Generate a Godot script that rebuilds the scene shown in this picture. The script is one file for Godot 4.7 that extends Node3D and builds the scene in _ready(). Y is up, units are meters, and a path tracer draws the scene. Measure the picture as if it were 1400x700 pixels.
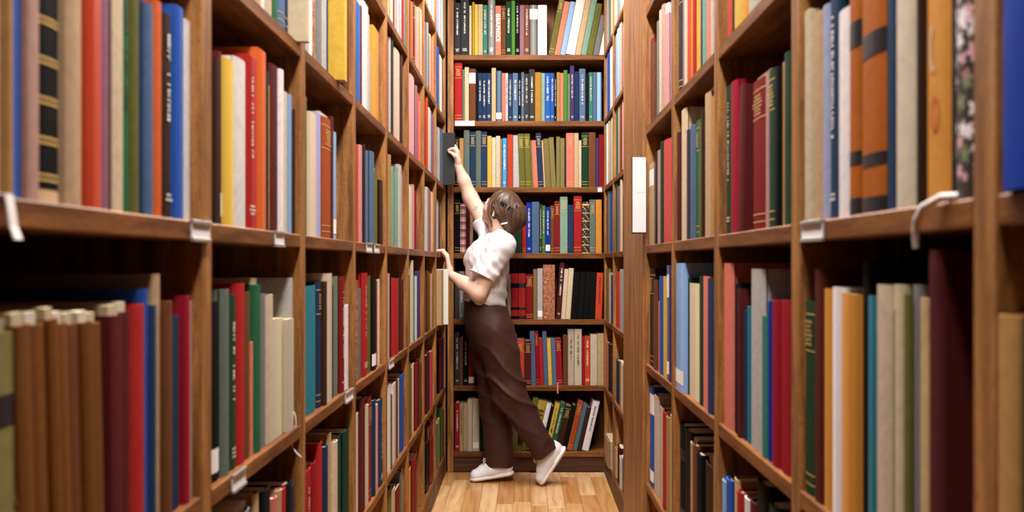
extends Node3D
# A narrow library aisle between tall oak bookcases; a woman reaches for a book at its end.
# Metres; the camera stands at the aisle's near end, looking along -z. Photograph frame: 1400 x 700.

const F := 1250.0                      # focal length in photograph pixels
const VX := 716.0                      # vanishing point of the aisle
const VY := 360.0
const EYE := 1.19
const A := 0.4417                      # front plane of the long case she touches (x = -A)
const B := 0.39                        # front plane of the case opposite (x = +B)
const BF := 0.456                      # front plane of its far part
const ZE := 5.208                      # front plane of the end case (z = -ZE)
const ROWS := [1.188, 0.811, 0.434, 0.057, -0.32, -0.697, -1.074]   # shelf tops against eye height
const TOPH := 1.565
const BOARD := 0.026

var rng := RandomNumberGenerator.new()
var M := {}
var used := {}

# ------------------------------------------------------------------ mesh builder
class MB:
	var v := PackedVector3Array()
	var n := PackedVector3Array()
	var c := PackedColorArray()
	var u := PackedVector2Array()
	var ix := PackedInt32Array()
	var col := Color(1, 1, 1)
	var off := Vector2.ZERO
	var xf := Transform3D.IDENTITY
	func vert(p: Vector3, nn: Vector3, uv: Vector2) -> int:
		v.append(xf * p)
		n.append((xf.basis * nn).normalized())
		c.append(col)
		u.append(uv + off)
		return v.size() - 1
	# quad a b c d seen counter-clockwise from outside
	func quad(a: Vector3, b: Vector3, cc: Vector3, d: Vector3, ua := Vector2.ZERO, ub := Vector2.ZERO, uc := Vector2.ZERO, ud := Vector2.ZERO) -> void:
		var nn := (b - a).cross(d - a)
		if nn.length_squared() < 1e-16:
			nn = (cc - b).cross(d - b)
		nn = nn.normalized()
		quadn(a, b, cc, d, nn, nn, nn, nn, ua, ub, uc, ud)
	func quadn(a: Vector3, b: Vector3, cc: Vector3, d: Vector3, na: Vector3, nb: Vector3, nc: Vector3, nd: Vector3, ua := Vector2.ZERO, ub := Vector2.ZERO, uc := Vector2.ZERO, ud := Vector2.ZERO) -> void:
		var i := vert(a, na, ua)
		vert(b, nb, ub)
		vert(cc, nc, uc)
		vert(d, nd, ud)
		ix.append_array([i, i + 2, i + 1, i, i + 3, i + 2])
	func tri(a: Vector3, b: Vector3, cc: Vector3) -> void:
		var nn := (b - a).cross(cc - a).normalized()
		var i := vert(a, nn, Vector2.ZERO)
		vert(b, nn, Vector2.ZERO)
		vert(cc, nn, Vector2.ZERO)
		ix.append_array([i, i + 2, i + 1])
	func uvof(p: Vector3, axis: int, grain: int) -> Vector2:
		var g: float = p[grain]
		var o := 0.0
		for k in 3:
			if k != grain and k != axis:
				o = p[k]
		if axis == grain:
			g = p[(grain + 1) % 3]
			o = p[(grain + 2) % 3]
			return Vector2(g * 0.2, o)
		return Vector2(g, o + float(axis) * 0.137)
	# box with chamfered edges; grain = axis that the wood grain follows
	func box(lo: Vector3, hi: Vector3, bev := 0.0015, grain := 1) -> void:
		var b: float = min(bev, min(hi.x - lo.x, min(hi.y - lo.y, hi.z - lo.z)) * 0.45)
		var il := lo + Vector3(b, b, b)
		var ih := hi - Vector3(b, b, b)
		for ax in 3:
			var a1 := (ax + 1) % 3
			var a2 := (ax + 2) % 3
			for s in 2:
				var q := []
				for k in 4:
					var p := Vector3.ZERO
					p[ax] = hi[ax] if s == 1 else lo[ax]
					p[a1] = ih[a1] if (k == 1 or k == 2) else il[a1]
					p[a2] = ih[a2] if k >= 2 else il[a2]
					q.append(p)
				if s == 0:
					q = [q[0], q[3], q[2], q[1]]
				quad(q[0], q[1], q[2], q[3], uvof(q[0], ax, grain), uvof(q[1], ax, grain), uvof(q[2], ax, grain), uvof(q[3], ax, grain))
		if b <= 0.0001:
			return
		for ax in 3:                                   # edges parallel to ax
			var a1 := (ax + 1) % 3
			var a2 := (ax + 2) % 3
			for s1 in [0, 1]:
				for s2 in [0, 1]:
					var p0 := Vector3.ZERO
					var p1 := Vector3.ZERO
					p0[a1] = hi[a1] if s1 == 1 else lo[a1]
					p0[a2] = ih[a2] if s2 == 1 else il[a2]
					p1[a1] = ih[a1] if s1 == 1 else il[a1]
					p1[a2] = hi[a2] if s2 == 1 else lo[a2]
					var q0 := p0
					var q1 := p1
					p0[ax] = il[ax]
					p1[ax] = il[ax]
					q0[ax] = ih[ax]
					q1[ax] = ih[ax]
					var out := Vector3.ZERO
					out[a1] = 1.0 if s1 == 1 else -1.0
					out[a2] = 1.0 if s2 == 1 else -1.0
					var nn := (p1 - p0).cross(q0 - p0)
					if nn.dot(out) > 0:
						quad(p0, p1, q1, q0, uvof(p0, a1, grain), uvof(p1, a1, grain), uvof(q1, a1, grain), uvof(q0, a1, grain))
					else:
						quad(p0, q0, q1, p1, uvof(p0, a1, grain), uvof(q0, a1, grain), uvof(q1, a1, grain), uvof(p1, a1, grain))
	# tube through points with radii
	func tube(pts: Array, rad: Array, seg := 6) -> void:
		var rings := []
		for i in pts.size():
			var d: Vector3 = (pts[min(i + 1, pts.size() - 1)] - pts[max(i - 1, 0)]).normalized()
			var s := d.cross(Vector3.UP if abs(d.y) < 0.9 else Vector3.RIGHT).normalized()
			var t := s.cross(d).normalized()
			var ring := []
			for k in seg:
				var a := TAU * k / seg
				ring.append([pts[i] + (s * cos(a) + t * sin(a)) * rad[i], s * cos(a) + t * sin(a)])
			rings.append(ring)
		for i in pts.size() - 1:
			for k in seg:
				var k2 := (k + 1) % seg
				quadn(rings[i][k][0], rings[i + 1][k][0], rings[i + 1][k2][0], rings[i][k2][0], rings[i][k][1], rings[i + 1][k][1], rings[i + 1][k2][1], rings[i][k2][1])
		for e in [0, pts.size() - 1]:
			for k in seg:
				var k2 := (k + 1) % seg
				if e == 0:
					tri(pts[0], rings[0][k][0], rings[0][k2][0])
				else:
					tri(pts[e], rings[e][k2][0], rings[e][k][0])
	# flat ribbon strip of width w and thickness t through points, w along side
	func ribbon(pts: Array, side: Vector3, w: float, t: float) -> void:
		var r := []
		for i in pts.size():
			var d: Vector3 = (pts[min(i + 1, pts.size() - 1)] - pts[max(i - 1, 0)]).normalized()
			var nn := d.cross(side).normalized()
			r.append([pts[i] + side * w / 2 + nn * t / 2, pts[i] - side * w / 2 + nn * t / 2, pts[i] - side * w / 2 - nn * t / 2, pts[i] + side * w / 2 - nn * t / 2])
		for i in pts.size() - 1:
			for k in 4:
				var k2 := (k + 1) % 4
				quad(r[i][k], r[i][k2], r[i + 1][k2], r[i + 1][k])
		quad(r[0][0], r[0][3], r[0][2], r[0][1])
		var e := pts.size() - 1
		quad(r[e][0], r[e][1], r[e][2], r[e][3])
	func mesh() -> ArrayMesh:
		var a := []
		a.resize(Mesh.ARRAY_MAX)
		a[Mesh.ARRAY_VERTEX] = v
		a[Mesh.ARRAY_NORMAL] = n
		a[Mesh.ARRAY_COLOR] = c
		a[Mesh.ARRAY_TEX_UV] = u
		a[Mesh.ARRAY_INDEX] = ix
		var m := ArrayMesh.new()
		if v.size():
			m.add_surface_from_arrays(Mesh.PRIMITIVE_TRIANGLES, a)
		return m

# ------------------------------------------------------------------ distance-field bodies
class Field:
	var o: Vector3
	var h: float
	var nx: int
	var ny: int
	var nz: int
	var d := PackedFloat32Array()
	func _init(lo: Vector3, hi: Vector3, cell: float) -> void:
		o = lo
		h = cell
		nx = int((hi.x - lo.x) / h) + 2
		ny = int((hi.y - lo.y) / h) + 2
		nz = int((hi.z - lo.z) / h) + 2
		d.resize(nx * ny * nz)
		d.fill(1.0)
	# tapered capsule a-b, joined smoothly; sz stretches it along an axis (z), cut = planes [normal, offset] that trim it first
	func cap(a: Vector3, b: Vector3, ra: float, rb: float, k := 0.02, sq := Vector3.ONE, cuts := [], carve := false) -> void:
		var r: float = max(ra, rb)
		var pad := Vector3(sq.x, sq.y, sq.z) * r + Vector3.ONE * (k + h * 3.0)
		var lo := a.min(b) - pad
		var hi := a.max(b) + pad
		var i0: int = max(0, int((lo.x - o.x) / h))
		var i1: int = min(nx - 1, int((hi.x - o.x) / h) + 1)
		var j0: int = max(0, int((lo.y - o.y) / h))
		var j1: int = min(ny - 1, int((hi.y - o.y) / h) + 1)
		var k0: int = max(0, int((lo.z - o.z) / h))
		var k1: int = min(nz - 1, int((hi.z - o.z) / h) + 1)
		var inv := Vector3.ONE / sq
		var ms: float = min(sq.x, min(sq.y, sq.z))
		var aa := a * inv
		var ab := b * inv - aa
		var l2: float = max(ab.length_squared(), 1e-9)
		for kk in range(k0, k1 + 1):
			for j in range(j0, j1 + 1):
				var at := (kk * ny + j) * nx
				for i in range(i0, i1 + 1):
					var p := Vector3(o.x + i * h, o.y + j * h, o.z + kk * h)
					var q := p * inv - aa
					var t := clampf(q.dot(ab) / l2, 0.0, 1.0)
					var e := ((q - ab * t).length() - (ra + (rb - ra) * t)) * ms
					for cu in cuts:
						e = max(e, p.dot(cu[0]) - cu[1])
					var was := d[at + i]
					if carve:
						d[at + i] = max(was, -e)
					else:
						var g := maxf(k - absf(was - e), 0.0) / k
						d[at + i] = minf(was, e) - g * g * k * 0.25
	func chain(pts: Array, rad: Array, k := 0.02) -> void:
		for i in pts.size() - 1:
			cap(pts[i], pts[i + 1], rad[i], rad[i + 1], k)
	# surface nets into mb; bend(p, n) -> moved point, tint(p) -> linear colour
	func bend(p: Vector3, _n: Vector3) -> Vector3:
		return p
	func tint(_p: Vector3) -> Color:
		return Color(1, 1, 1)
	func nets(mb: MB, bent := false) -> void:
		var id := PackedInt32Array()
		id.resize(nx * ny * nz)
		id.fill(-1)
		var pos := PackedVector3Array()
		var step := [1, nx, nx * ny]
		var cells := PackedInt32Array()
		for kk in nz - 1:
			for j in ny - 1:
				var at := (kk * ny + j) * nx
				for i in nx - 1:
					var c0 := at + i
					var d0 := d[c0]
					if d0 > h * 2.5 or d0 < -h * 2.5:
						continue
					var w := [d0, d[c0 + 1], d[c0 + nx], d[c0 + nx + 1], d[c0 + nx * ny], d[c0 + nx * ny + 1], d[c0 + nx * ny + nx], d[c0 + nx * ny + nx + 1]]
					var neg := 0
					for x in w:
						if x < 0.0:
							neg += 1
					if neg == 0 or neg == 8:
						continue
					var sum := Vector3.ZERO
					var cnt := 0
					for ed in [[0, 1], [2, 3], [4, 5], [6, 7], [0, 2], [1, 3], [4, 6], [5, 7], [0, 4], [1, 5], [2, 6], [3, 7]]:
						var wa: float = w[ed[0]]
						var wb: float = w[ed[1]]
						if (wa < 0.0) != (wb < 0.0):
							var t := wa / (wa - wb)
							var pa := Vector3(ed[0] & 1, (ed[0] >> 1) & 1, ed[0] >> 2)
							var pb := Vector3(ed[1] & 1, (ed[1] >> 1) & 1, ed[1] >> 2)
							sum += pa.lerp(pb, t)
							cnt += 1
					id[c0] = pos.size()
					cells.append(c0)
					pos.append(o + (Vector3(i, j, kk) + sum / cnt) * h)
		var tris := PackedInt32Array()
		for ci in cells.size():
			var c0 := cells[ci]
			var neg0 := d[c0] < 0.0
			for ax in 3:
				var c1: int = c0 + step[ax]
				if c1 >= d.size():
					continue
				var neg1 := d[c1] < 0.0
				if neg0 == neg1:
					continue
				var s1: int = step[(ax + 1) % 3]
				var s2: int = step[(ax + 2) % 3]
				if c0 - s1 - s2 < 0:
					continue
				var q := [id[c0], id[c0 - s1], id[c0 - s1 - s2], id[c0 - s2]]
				if q.min() < 0:
					continue
				if neg0:
					tris.append_array([q[0], q[1], q[2], q[0], q[2], q[3]])
				else:
					tris.append_array([q[0], q[2], q[1], q[0], q[3], q[2]])
		var nrm := _normals(pos, tris)
		if bent:
			for i in pos.size():
				pos[i] = bend(pos[i], nrm[i])
			nrm = _normals(pos, tris)
		var base := mb.v.size()
		for i in pos.size():
			mb.col = tint(pos[i])
			mb.vert(pos[i], nrm[i], Vector2(pos[i].x, pos[i].y))
		for t in range(0, tris.size(), 3):
			mb.ix.append_array([base + tris[t], base + tris[t + 2], base + tris[t + 1]])
	func _normals(pos: PackedVector3Array, tris: PackedInt32Array) -> PackedVector3Array:
		var nrm := PackedVector3Array()
		nrm.resize(pos.size())
		for t in range(0, tris.size(), 3):
			var a := pos[tris[t]]
			var f := (pos[tris[t + 1]] - a).cross(pos[tris[t + 2]] - a)
			nrm[tris[t]] += f
			nrm[tris[t + 1]] += f
			nrm[tris[t + 2]] += f
		for i in nrm.size():
			nrm[i] = nrm[i].normalized()
		return nrm

# ------------------------------------------------------------------ nodes
func numbered(called: String) -> String:
	used[called] = used.get(called, -1) + 1
	return called if used[called] == 0 else "%s_%03d" % [called, used[called]]

func part(called: String, mb: MB, mat: Material, parent: Node) -> MeshInstance3D:
	var o := MeshInstance3D.new()
	o.name = called
	o.mesh = mb.mesh()
	o.material_override = mat
	parent.add_child(o, true)
	return o

func tag(o: Node, label: String, category: String, group := "", kind := "") -> void:
	o.set_meta("label", label)
	o.set_meta("category", category)
	if group:
		o.set_meta("group", group)
	if kind:
		o.set_meta("kind", kind)

func thing(called: String, label: String, category: String, at := Vector3.ZERO, group := "") -> Node3D:
	var o := Node3D.new()
	o.name = numbered(called)
	o.position = at
	add_child(o)
	tag(o, label, category, group)
	return o

func structure(called: String, mb: MB, mat: Material, label: String, category: String) -> MeshInstance3D:
	var o := part(called, mb, mat, self)
	tag(o, label, category, "", "structure")
	return o

func lin(hex: String) -> Color:
	return Color(hex).srgb_to_linear()

func px_z(x: float, plane: float) -> float:              # depth of a pixel column on a side plane
	return F * plane / absf(x - VX)

func at_px(x: float, y: float, depth: float) -> Vector3:
	return Vector3((x - VX) * depth / F, EYE + (VY - y) * depth / F, -depth)

# ------------------------------------------------------------------ materials
func noise_image(w: int, h: int, fx: float, fy: float, seed_: int, lo: Color, hi: Color, contrast := 1.0, fine := 0.0) -> ImageTexture:
	var nz := FastNoiseLite.new()
	nz.seed = seed_
	nz.frequency = 1.0
	nz.fractal_octaves = 4
	var nf := FastNoiseLite.new()
	nf.seed = seed_ + 7
	nf.frequency = 1.0
	var im := Image.create(w, h, true, Image.FORMAT_RGB8)
	for y in h:
		for x in w:
			# wrap by walking circles so that the texture tiles
			var ax := TAU * x / w
			var ay := TAU * y / h
			var q := nz.get_noise_3d(cos(ax) * fx + 11.0 * cos(ay) * fy / 11.0, sin(ax) * fx + sin(ay) * fy, cos(ay) * fy * 0.7)
			var t := 0.5 + q * contrast
			if fine > 0.0:
				t += nf.get_noise_2d(x * 0.9, y * 0.9) * fine
			im.set_pixel(x, y, lo.lerp(hi, clampf(t, 0.0, 1.0)))
	im.generate_mipmaps()
	return ImageTexture.create_from_image(im)

func wood_image(seed_: int, dark: Color, mid: Color, light: Color) -> ImageTexture:
	# u runs along the grain
	var nz := FastNoiseLite.new()
	nz.seed = seed_
	nz.frequency = 1.0
	nz.fractal_octaves = 3
	var w := 512
	var h := 512
	var im := Image.create(w, h, true, Image.FORMAT_RGB8)
	for y in h:
		for x in w:
			var ax := TAU * x / w
			var warp := nz.get_noise_3d(cos(ax) * 0.5, sin(ax) * 0.5, y * 0.012) * 14.0
			var broad := nz.get_noise_3d(cos(ax) * 0.35 + 9.0, sin(ax) * 0.35, (y + warp) * 0.035)
			var fine := nz.get_noise_3d(cos(ax) * 3.2 + 40.0, sin(ax) * 3.2, (y + warp) * 0.55)
			var pore := nz.get_noise_3d(cos(ax) * 9.0 + 80.0, sin(ax) * 9.0, y * 0.95)
			var t := 0.5 + broad * 0.75 + fine * 0.35
			var c := mid.lerp(light, clampf((t - 0.5) * 2.0, 0.0, 1.0)) if t > 0.5 else mid.lerp(dark, clampf((0.5 - t) * 2.0, 0.0, 1.0))
			if pore > 0.28:
				c = c.lerp(dark, 0.5)
			im.set_pixel(x, y, c)
	im.generate_mipmaps()
	return ImageTexture.create_from_image(im)

func mat(col: Color, rough: float, tex: Texture2D = null, scale := Vector3.ONE, metal := 0.0) -> StandardMaterial3D:
	var m := StandardMaterial3D.new()
	m.albedo_color = col
	m.roughness = rough
	m.metallic = metal
	if tex:
		m.albedo_texture = tex
		m.uv1_scale = scale
	return m

func vmat(rough: float, tex: Texture2D = null, scale := Vector3.ONE) -> StandardMaterial3D:
	var m := mat(Color.WHITE, rough, tex, scale)
	m.vertex_color_use_as_albedo = true
	return m

func make_materials() -> void:
	var wood := wood_image(3, Color("5c3a1a"), Color("8d5d2e"), Color("aa763f"))
	M.wood = mat(Color.WHITE, 0.5, wood, Vector3(1.1, 2.2, 1))
	M.wood.metallic_specular = 0.4
	M.shelf = mat(Color("cfc0b2"), 0.5, wood, Vector3(1.1, 2.2, 1))
	M.shelf.metallic_specular = 0.3
	M.plinth = mat(Color("8a6a55"), 0.55, wood, Vector3(1.1, 2.2, 1))
	var maple := wood_image(9, Color("bd9362"), Color("d6b183"), Color("e4c8a0"))
	for i in 5:
		var tone: Color = [Color("fff6ee"), Color("f4e6d4"), Color("e8cfb0"), Color("fff4ea"), Color("e0c09a")][i]
		var m := mat(tone, 0.32, maple, Vector3(0.9, 1.6, 1))
		M["plank%d" % i] = m
	M.floor = mat(Color("b98d5c"), 0.4, maple, Vector3(0.9, 1.6, 1))
	var worn := noise_image(256, 256, 2.2, 2.2, 5, Color(0.88, 0.88, 0.88), Color(1, 1, 1), 0.5, 0.5)
	M.cloth = vmat(0.72, worn, Vector3(4.0, 4.0, 1))
	M.cloth.metallic_specular = 0.2
	M.gloss = vmat(0.4)
	M.gloss.metallic_specular = 0.35
	var pages := Image.create(8, 128, true, Image.FORMAT_RGB8)
	rng.seed = 77
	for y in 128:
		var g := 0.74 + rng.randf() * 0.26
		for x in 8:
			pages.set_pixel(x, y, Color(g, g * 0.97, g * 0.92))
	pages.generate_mipmaps()
	M.pages = vmat(0.9, ImageTexture.create_from_image(pages), Vector3(1, 18, 1))
	M.print = vmat(0.5)
	# flat prints on cloth and paper: marbled paper, a floral jacket, a gilt tooled pattern, tartan
	M.marble = vmat(0.55, noise_image(128, 256, 3.0, 5.5, 21, Color("6b3016"), Color("e6a878"), 1.5, 0.4), Vector3(9, 5, 1))
	var fl := Image.create(64, 256, true, Image.FORMAT_RGB8)
	fl.fill(Color("2b2a28"))
	for i in 95:
		var cx := rng.randi_range(0, 63)
		var cy := rng.randi_range(0, 255)
		var r := rng.randf_range(3.0, 9.0)
		var cc: Color = [Color("e9e2e0"), Color("dba6ae"), Color("cfcfd6"), Color("6f7d58"), Color("f1ebe6"), Color("c77f8c")][i % 6]
		for y in range(max(0, cy - 10), min(256, cy + 11)):
			for x in range(max(0, cx - 10), min(64, cx + 11)):
				var an := atan2(y - cy, x - cx)
				if Vector2(x - cx, y - cy).length() < r * (0.75 + 0.25 * sin(an * 5.0 + i)):
					fl.set_pixel(x, y, cc.lerp(Color("8c6f72"), 0.25 * rng.randf()))
	fl.generate_mipmaps()
	M.floral = vmat(0.4, ImageTexture.create_from_image(fl), Vector3(16, 3.4, 1))
	var orn := Image.create(64, 256, true, Image.FORMAT_RGB8)
	for y in 256:
		for x in 64:
			var q := sin(x * 0.42) * cos(y * 0.31) + sin((x + y) * 0.21) * 0.7
			orn.set_pixel(x, y, Color("c7a868") if (q > 0.95 or y % 42 < 4) else Color("1d1712"))
	orn.generate_mipmaps()
	M.ornament = vmat(0.45, ImageTexture.create_from_image(orn), Vector3(16, 3.6, 1))
	var tart := Image.create(64, 256, true, Image.FORMAT_RGB8)
	for y in 256:
		for x in 64:
			var c := Color("d9a9a4")
			if y % 40 < 9: c = c.lerp(Color("7c2f3c"), 0.75)
			elif y % 40 < 14: c = Color("e9d9c0")
			elif y % 40 > 30: c = c.lerp(Color("51524a"), 0.7)
			if x % 22 < 5: c = c.lerp(Color("6b3038"), 0.55)
			tart.set_pixel(x, y, c)
	tart.generate_mipmaps()
	M.tartan = vmat(0.6, ImageTexture.create_from_image(tart), Vector3(16, 3.6, 1))
	M.steel = mat(Color("b9b6b0"), 0.35, null, Vector3.ONE, 0.7)
	M.paper = mat(Color("d2cfce"), 0.8)
	M.black = mat(Color("141414"), 0.5)
	M.ribbon = mat(Color("cfc5bf"), 0.7)
	M.wall = mat(Color("55463a"), 0.9)
	M.ceiling = mat(Color("a8a298"), 0.9)
	M.lamp = mat(Color("ffffff"), 0.6)
	M.lamp.emission_enabled = true
	M.lamp.emission = Color("fffaf6")
	M.lamp.emission_energy_multiplier = 4.0
	M.housing = mat(Color("d8d8d6"), 0.5)
	M.skin = vmat(0.5)
	M.skin.subsurf_scatter_enabled = true
	M.skin.subsurf_scatter_strength = 0.12
	M.shirt = mat(Color("d3d0d0"), 0.85)
	M.shirt.rim_enabled = true
	M.shirt.rim = 0.2
	M.trousers = mat(Color("3b2019"), 0.62)
	M.trousers.metallic_specular = 0.35
	M.trousers.rim_enabled = true
	M.trousers.rim = 0.12
	M.trousers.rim_tint = 0.6
	M.hair = vmat(0.42)
	M.shoe = mat(Color("dcdbde"), 0.45)
	M.sole = mat(Color("e4e2e2"), 0.6)
	M.lace = mat(Color("d8d2cc"), 0.8)

# ------------------------------------------------------------------ bookcases
func add_case(root: Node3D, along: String, plane: float, ups: Array, depth: float, bays_open: Array) -> void:
	# along "L": front at x = -plane facing +x; "R": front at x = +plane facing -x; ups = depths of the uprights
	var s := -1.0 if along == "L" else 1.0
	var fx: float = s * plane
	var bx: float = s * (plane + depth)
	var hw := 0.02
	for i in ups.size():
		var mb := MB.new()
		mb.off = Vector2(rng.randf(), rng.randf())
		mb.box(Vector3(min(fx, bx), 0.0, -ups[i] - hw), Vector3(max(fx, bx), EYE + TOPH, -ups[i] + hw), 0.002, 1)
		part("upright", mb, M.wood, root)
	for i in ups.size() - 1:
		var z0: float = -max(ups[i], ups[i + 1]) + hw
		var z1: float = -min(ups[i], ups[i + 1]) - hw
		for r in ROWS:
			var mb := MB.new()
			mb.off = Vector2(rng.randf(), rng.randf())
			mb.box(Vector3(min(fx, bx), EYE + r - BOARD, z0 + 0.0005), Vector3(max(fx, bx), EYE + r, z1 - 0.0005), 0.002, 2)
			part("shelf", mb, M.shelf, root)
		var pl := MB.new()
		pl.off = Vector2(rng.randf(), rng.randf())
		pl.box(Vector3(min(fx - s * 0.0, bx), 0.0, z0 + 0.0005), Vector3(max(fx, bx), EYE + ROWS[6] - BOARD - 0.0005, z1 - 0.0005), 0.002, 2)
		part("plinth", pl, M.plinth, root)
	var za: float = -ups.max() - hw
	var zb: float = -ups.min() + hw
	var top := MB.new()
	top.box(Vector3(min(fx - s * 0.01, bx), EYE + TOPH, za), Vector3(max(fx - s * 0.01, bx), EYE + TOPH + 0.03, zb), 0.002, 2)
	part("top_board", top, M.wood, root)
	var bk := MB.new()
	bk.box(Vector3(min(bx, bx + s * 0.012), 0.0, za), Vector3(max(bx, bx + s * 0.012), EYE + TOPH, zb), 0.0, 1)
	part("back_panel", bk, M.shelf, root)

const UL := [0.719, 1.275, 1.831, 2.387, 2.943, 3.499, 4.055, 4.611, 5.167]
const UR := [0.234, 0.774, 1.314, 1.854, 2.394, 2.934]
const UF := [3.53, 4.16, 4.67, 5.18]

func build_cases() -> void:
	var l := thing("bookcase", "long oak bookcase whose shelf edge the woman leans her hand on", "bookcase", Vector3.ZERO)
	add_case(l, "L", A, UL, 0.30, [])
	var r := thing("bookcase", "oak bookcase with a white shelf notice sticking out of its last upright", "bookcase", Vector3.ZERO)
	add_case(r, "R", B, UR, 0.30, [])
	var f := thing("bookcase", "short oak bookcase in the corner between broad wooden pillar and end bookcase", "bookcase", Vector3.ZERO)
	add_case(f, "R", BF, UF, 0.28, [])
	var p := thing("pillar", "broad plain wood-panelled pillar between two bookcases", "pillar", Vector3.ZERO)
	var mb := MB.new()
	mb.box(Vector3(B - 0.004, 0, -3.507), Vector3(B + 0.34, EYE + TOPH + 0.03, -2.957), 0.003, 1)
	part("panel", mb, M.wood, p)
	# end case, facing the camera
	var e := thing("bookcase", "oak bookcase closing the end of the aisle behind the woman", "bookcase", Vector3.ZERO)
	for x in [[-0.4345, -0.4], [0.5, 0.54]]:
		var u := MB.new()
		u.off = Vector2(rng.randf(), rng.randf())
		u.box(Vector3(x[0], 0, -ZE - 0.3), Vector3(x[1], EYE + TOPH, -ZE), 0.002, 1)
		part("upright", u, M.wood, e)
	for r2 in ROWS:
		var s := MB.new()
		s.off = Vector2(rng.randf(), rng.randf())
		s.box(Vector3(-0.3995, EYE + r2 - 0.03, -ZE - 0.3), Vector3(0.4995, EYE + r2, -ZE), 0.002, 0)
		part("shelf", s, M.shelf, e)
	var pl := MB.new()
	pl.box(Vector3(-0.3995, 0, -ZE - 0.3), Vector3(0.4995, EYE + ROWS[6] - 0.0305, -ZE - 0.012), 0.002, 0)
	part("plinth", pl, M.plinth, e)
	var tp := MB.new()
	tp.box(Vector3(-0.4345, EYE + TOPH, -ZE - 0.3), Vector3(0.54, EYE + TOPH + 0.03, -ZE), 0.002, 0)
	part("top_board", tp, M.wood, e)
	var bk := MB.new()
	bk.box(Vector3(-0.4345, 0, -ZE - 0.312), Vector3(0.54, EYE + TOPH, -ZE - 0.3), 0.0, 1)
	part("back_panel", bk, M.shelf, e)

# ------------------------------------------------------------------ books
const PAL := {
	"wh": ["white", "e9e3dd"], "cr": ["cream", "d9c6a4"], "iv": ["ivory", "cfc2aa"], "bg": ["beige", "c3a37a"], "tn": ["tan", "b0854f"], "oc": ["ochre", "a8792f"],
	"br": ["brown", "70442a"], "db": ["dark-brown", "3f281c"], "lt": ["leather-brown", "7a4a20"], "mr": ["maroon", "5c2322"], "ob": ["oxblood", "3a1516"],
	"rd": ["red", "b32a28"], "cm": ["crimson", "a01a2c"], "dr": ["dark-red", "86201f"], "or": ["orange", "d8622f"], "ro": ["red-orange", "c9482a"], "rs": ["rust", "a84e24"], "ba": ["burnt-amber", "b5611f"],
	"lo": ["amber", "d9933f"], "ye": ["yellow", "e2b54a"], "mu": ["mustard", "b5912f"], "ol": ["olive", "6b6a31"], "kh": ["khaki", "857648"], "gn": ["green", "2c6b42"],
	"lg": ["leaf-green", "4a7c30"], "dg": ["dark-green", "21402c"], "tg": ["sea-green", "3f7f6c"], "te": ["teal", "2f7f90"], "sg": ["sage", "84a690"], "gg": ["grey-green", "6d7a6b"],
	"sk": ["sky-blue", "4fa6dd"], "lb": ["light-blue", "8fb3dc"], "bl": ["blue", "2f5cae"], "rb": ["royal-blue", "123a9c"], "nb": ["navy", "263a58"], "sl": ["slate-blue", "58718f"],
	"gy": ["grey", "7d7b7a"], "lr": ["light-grey", "bdb8b2"], "ch": ["charcoal", "3a3a3c"], "bk": ["black", "171616"], "pk": ["pink", "e09a9c"], "sp": ["salmon", "dd7c66"],
	"rr": ["coral-red", "d0504c"], "pu": ["purple", "4b3a6c"], "mv": ["mauve", "93697a"], "lv": ["lavender", "a5a6cc"], "pb": ["dusty-pink", "c59a8e"],
}
const ORD := ["bottom", "second", "third", "fourth", "fifth", "sixth", "seventh"]
const NTH := ["first", "second", "third", "fourth", "fifth", "sixth", "seventh", "eighth"]

var books := []                                           # every book read from the tables below

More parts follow.
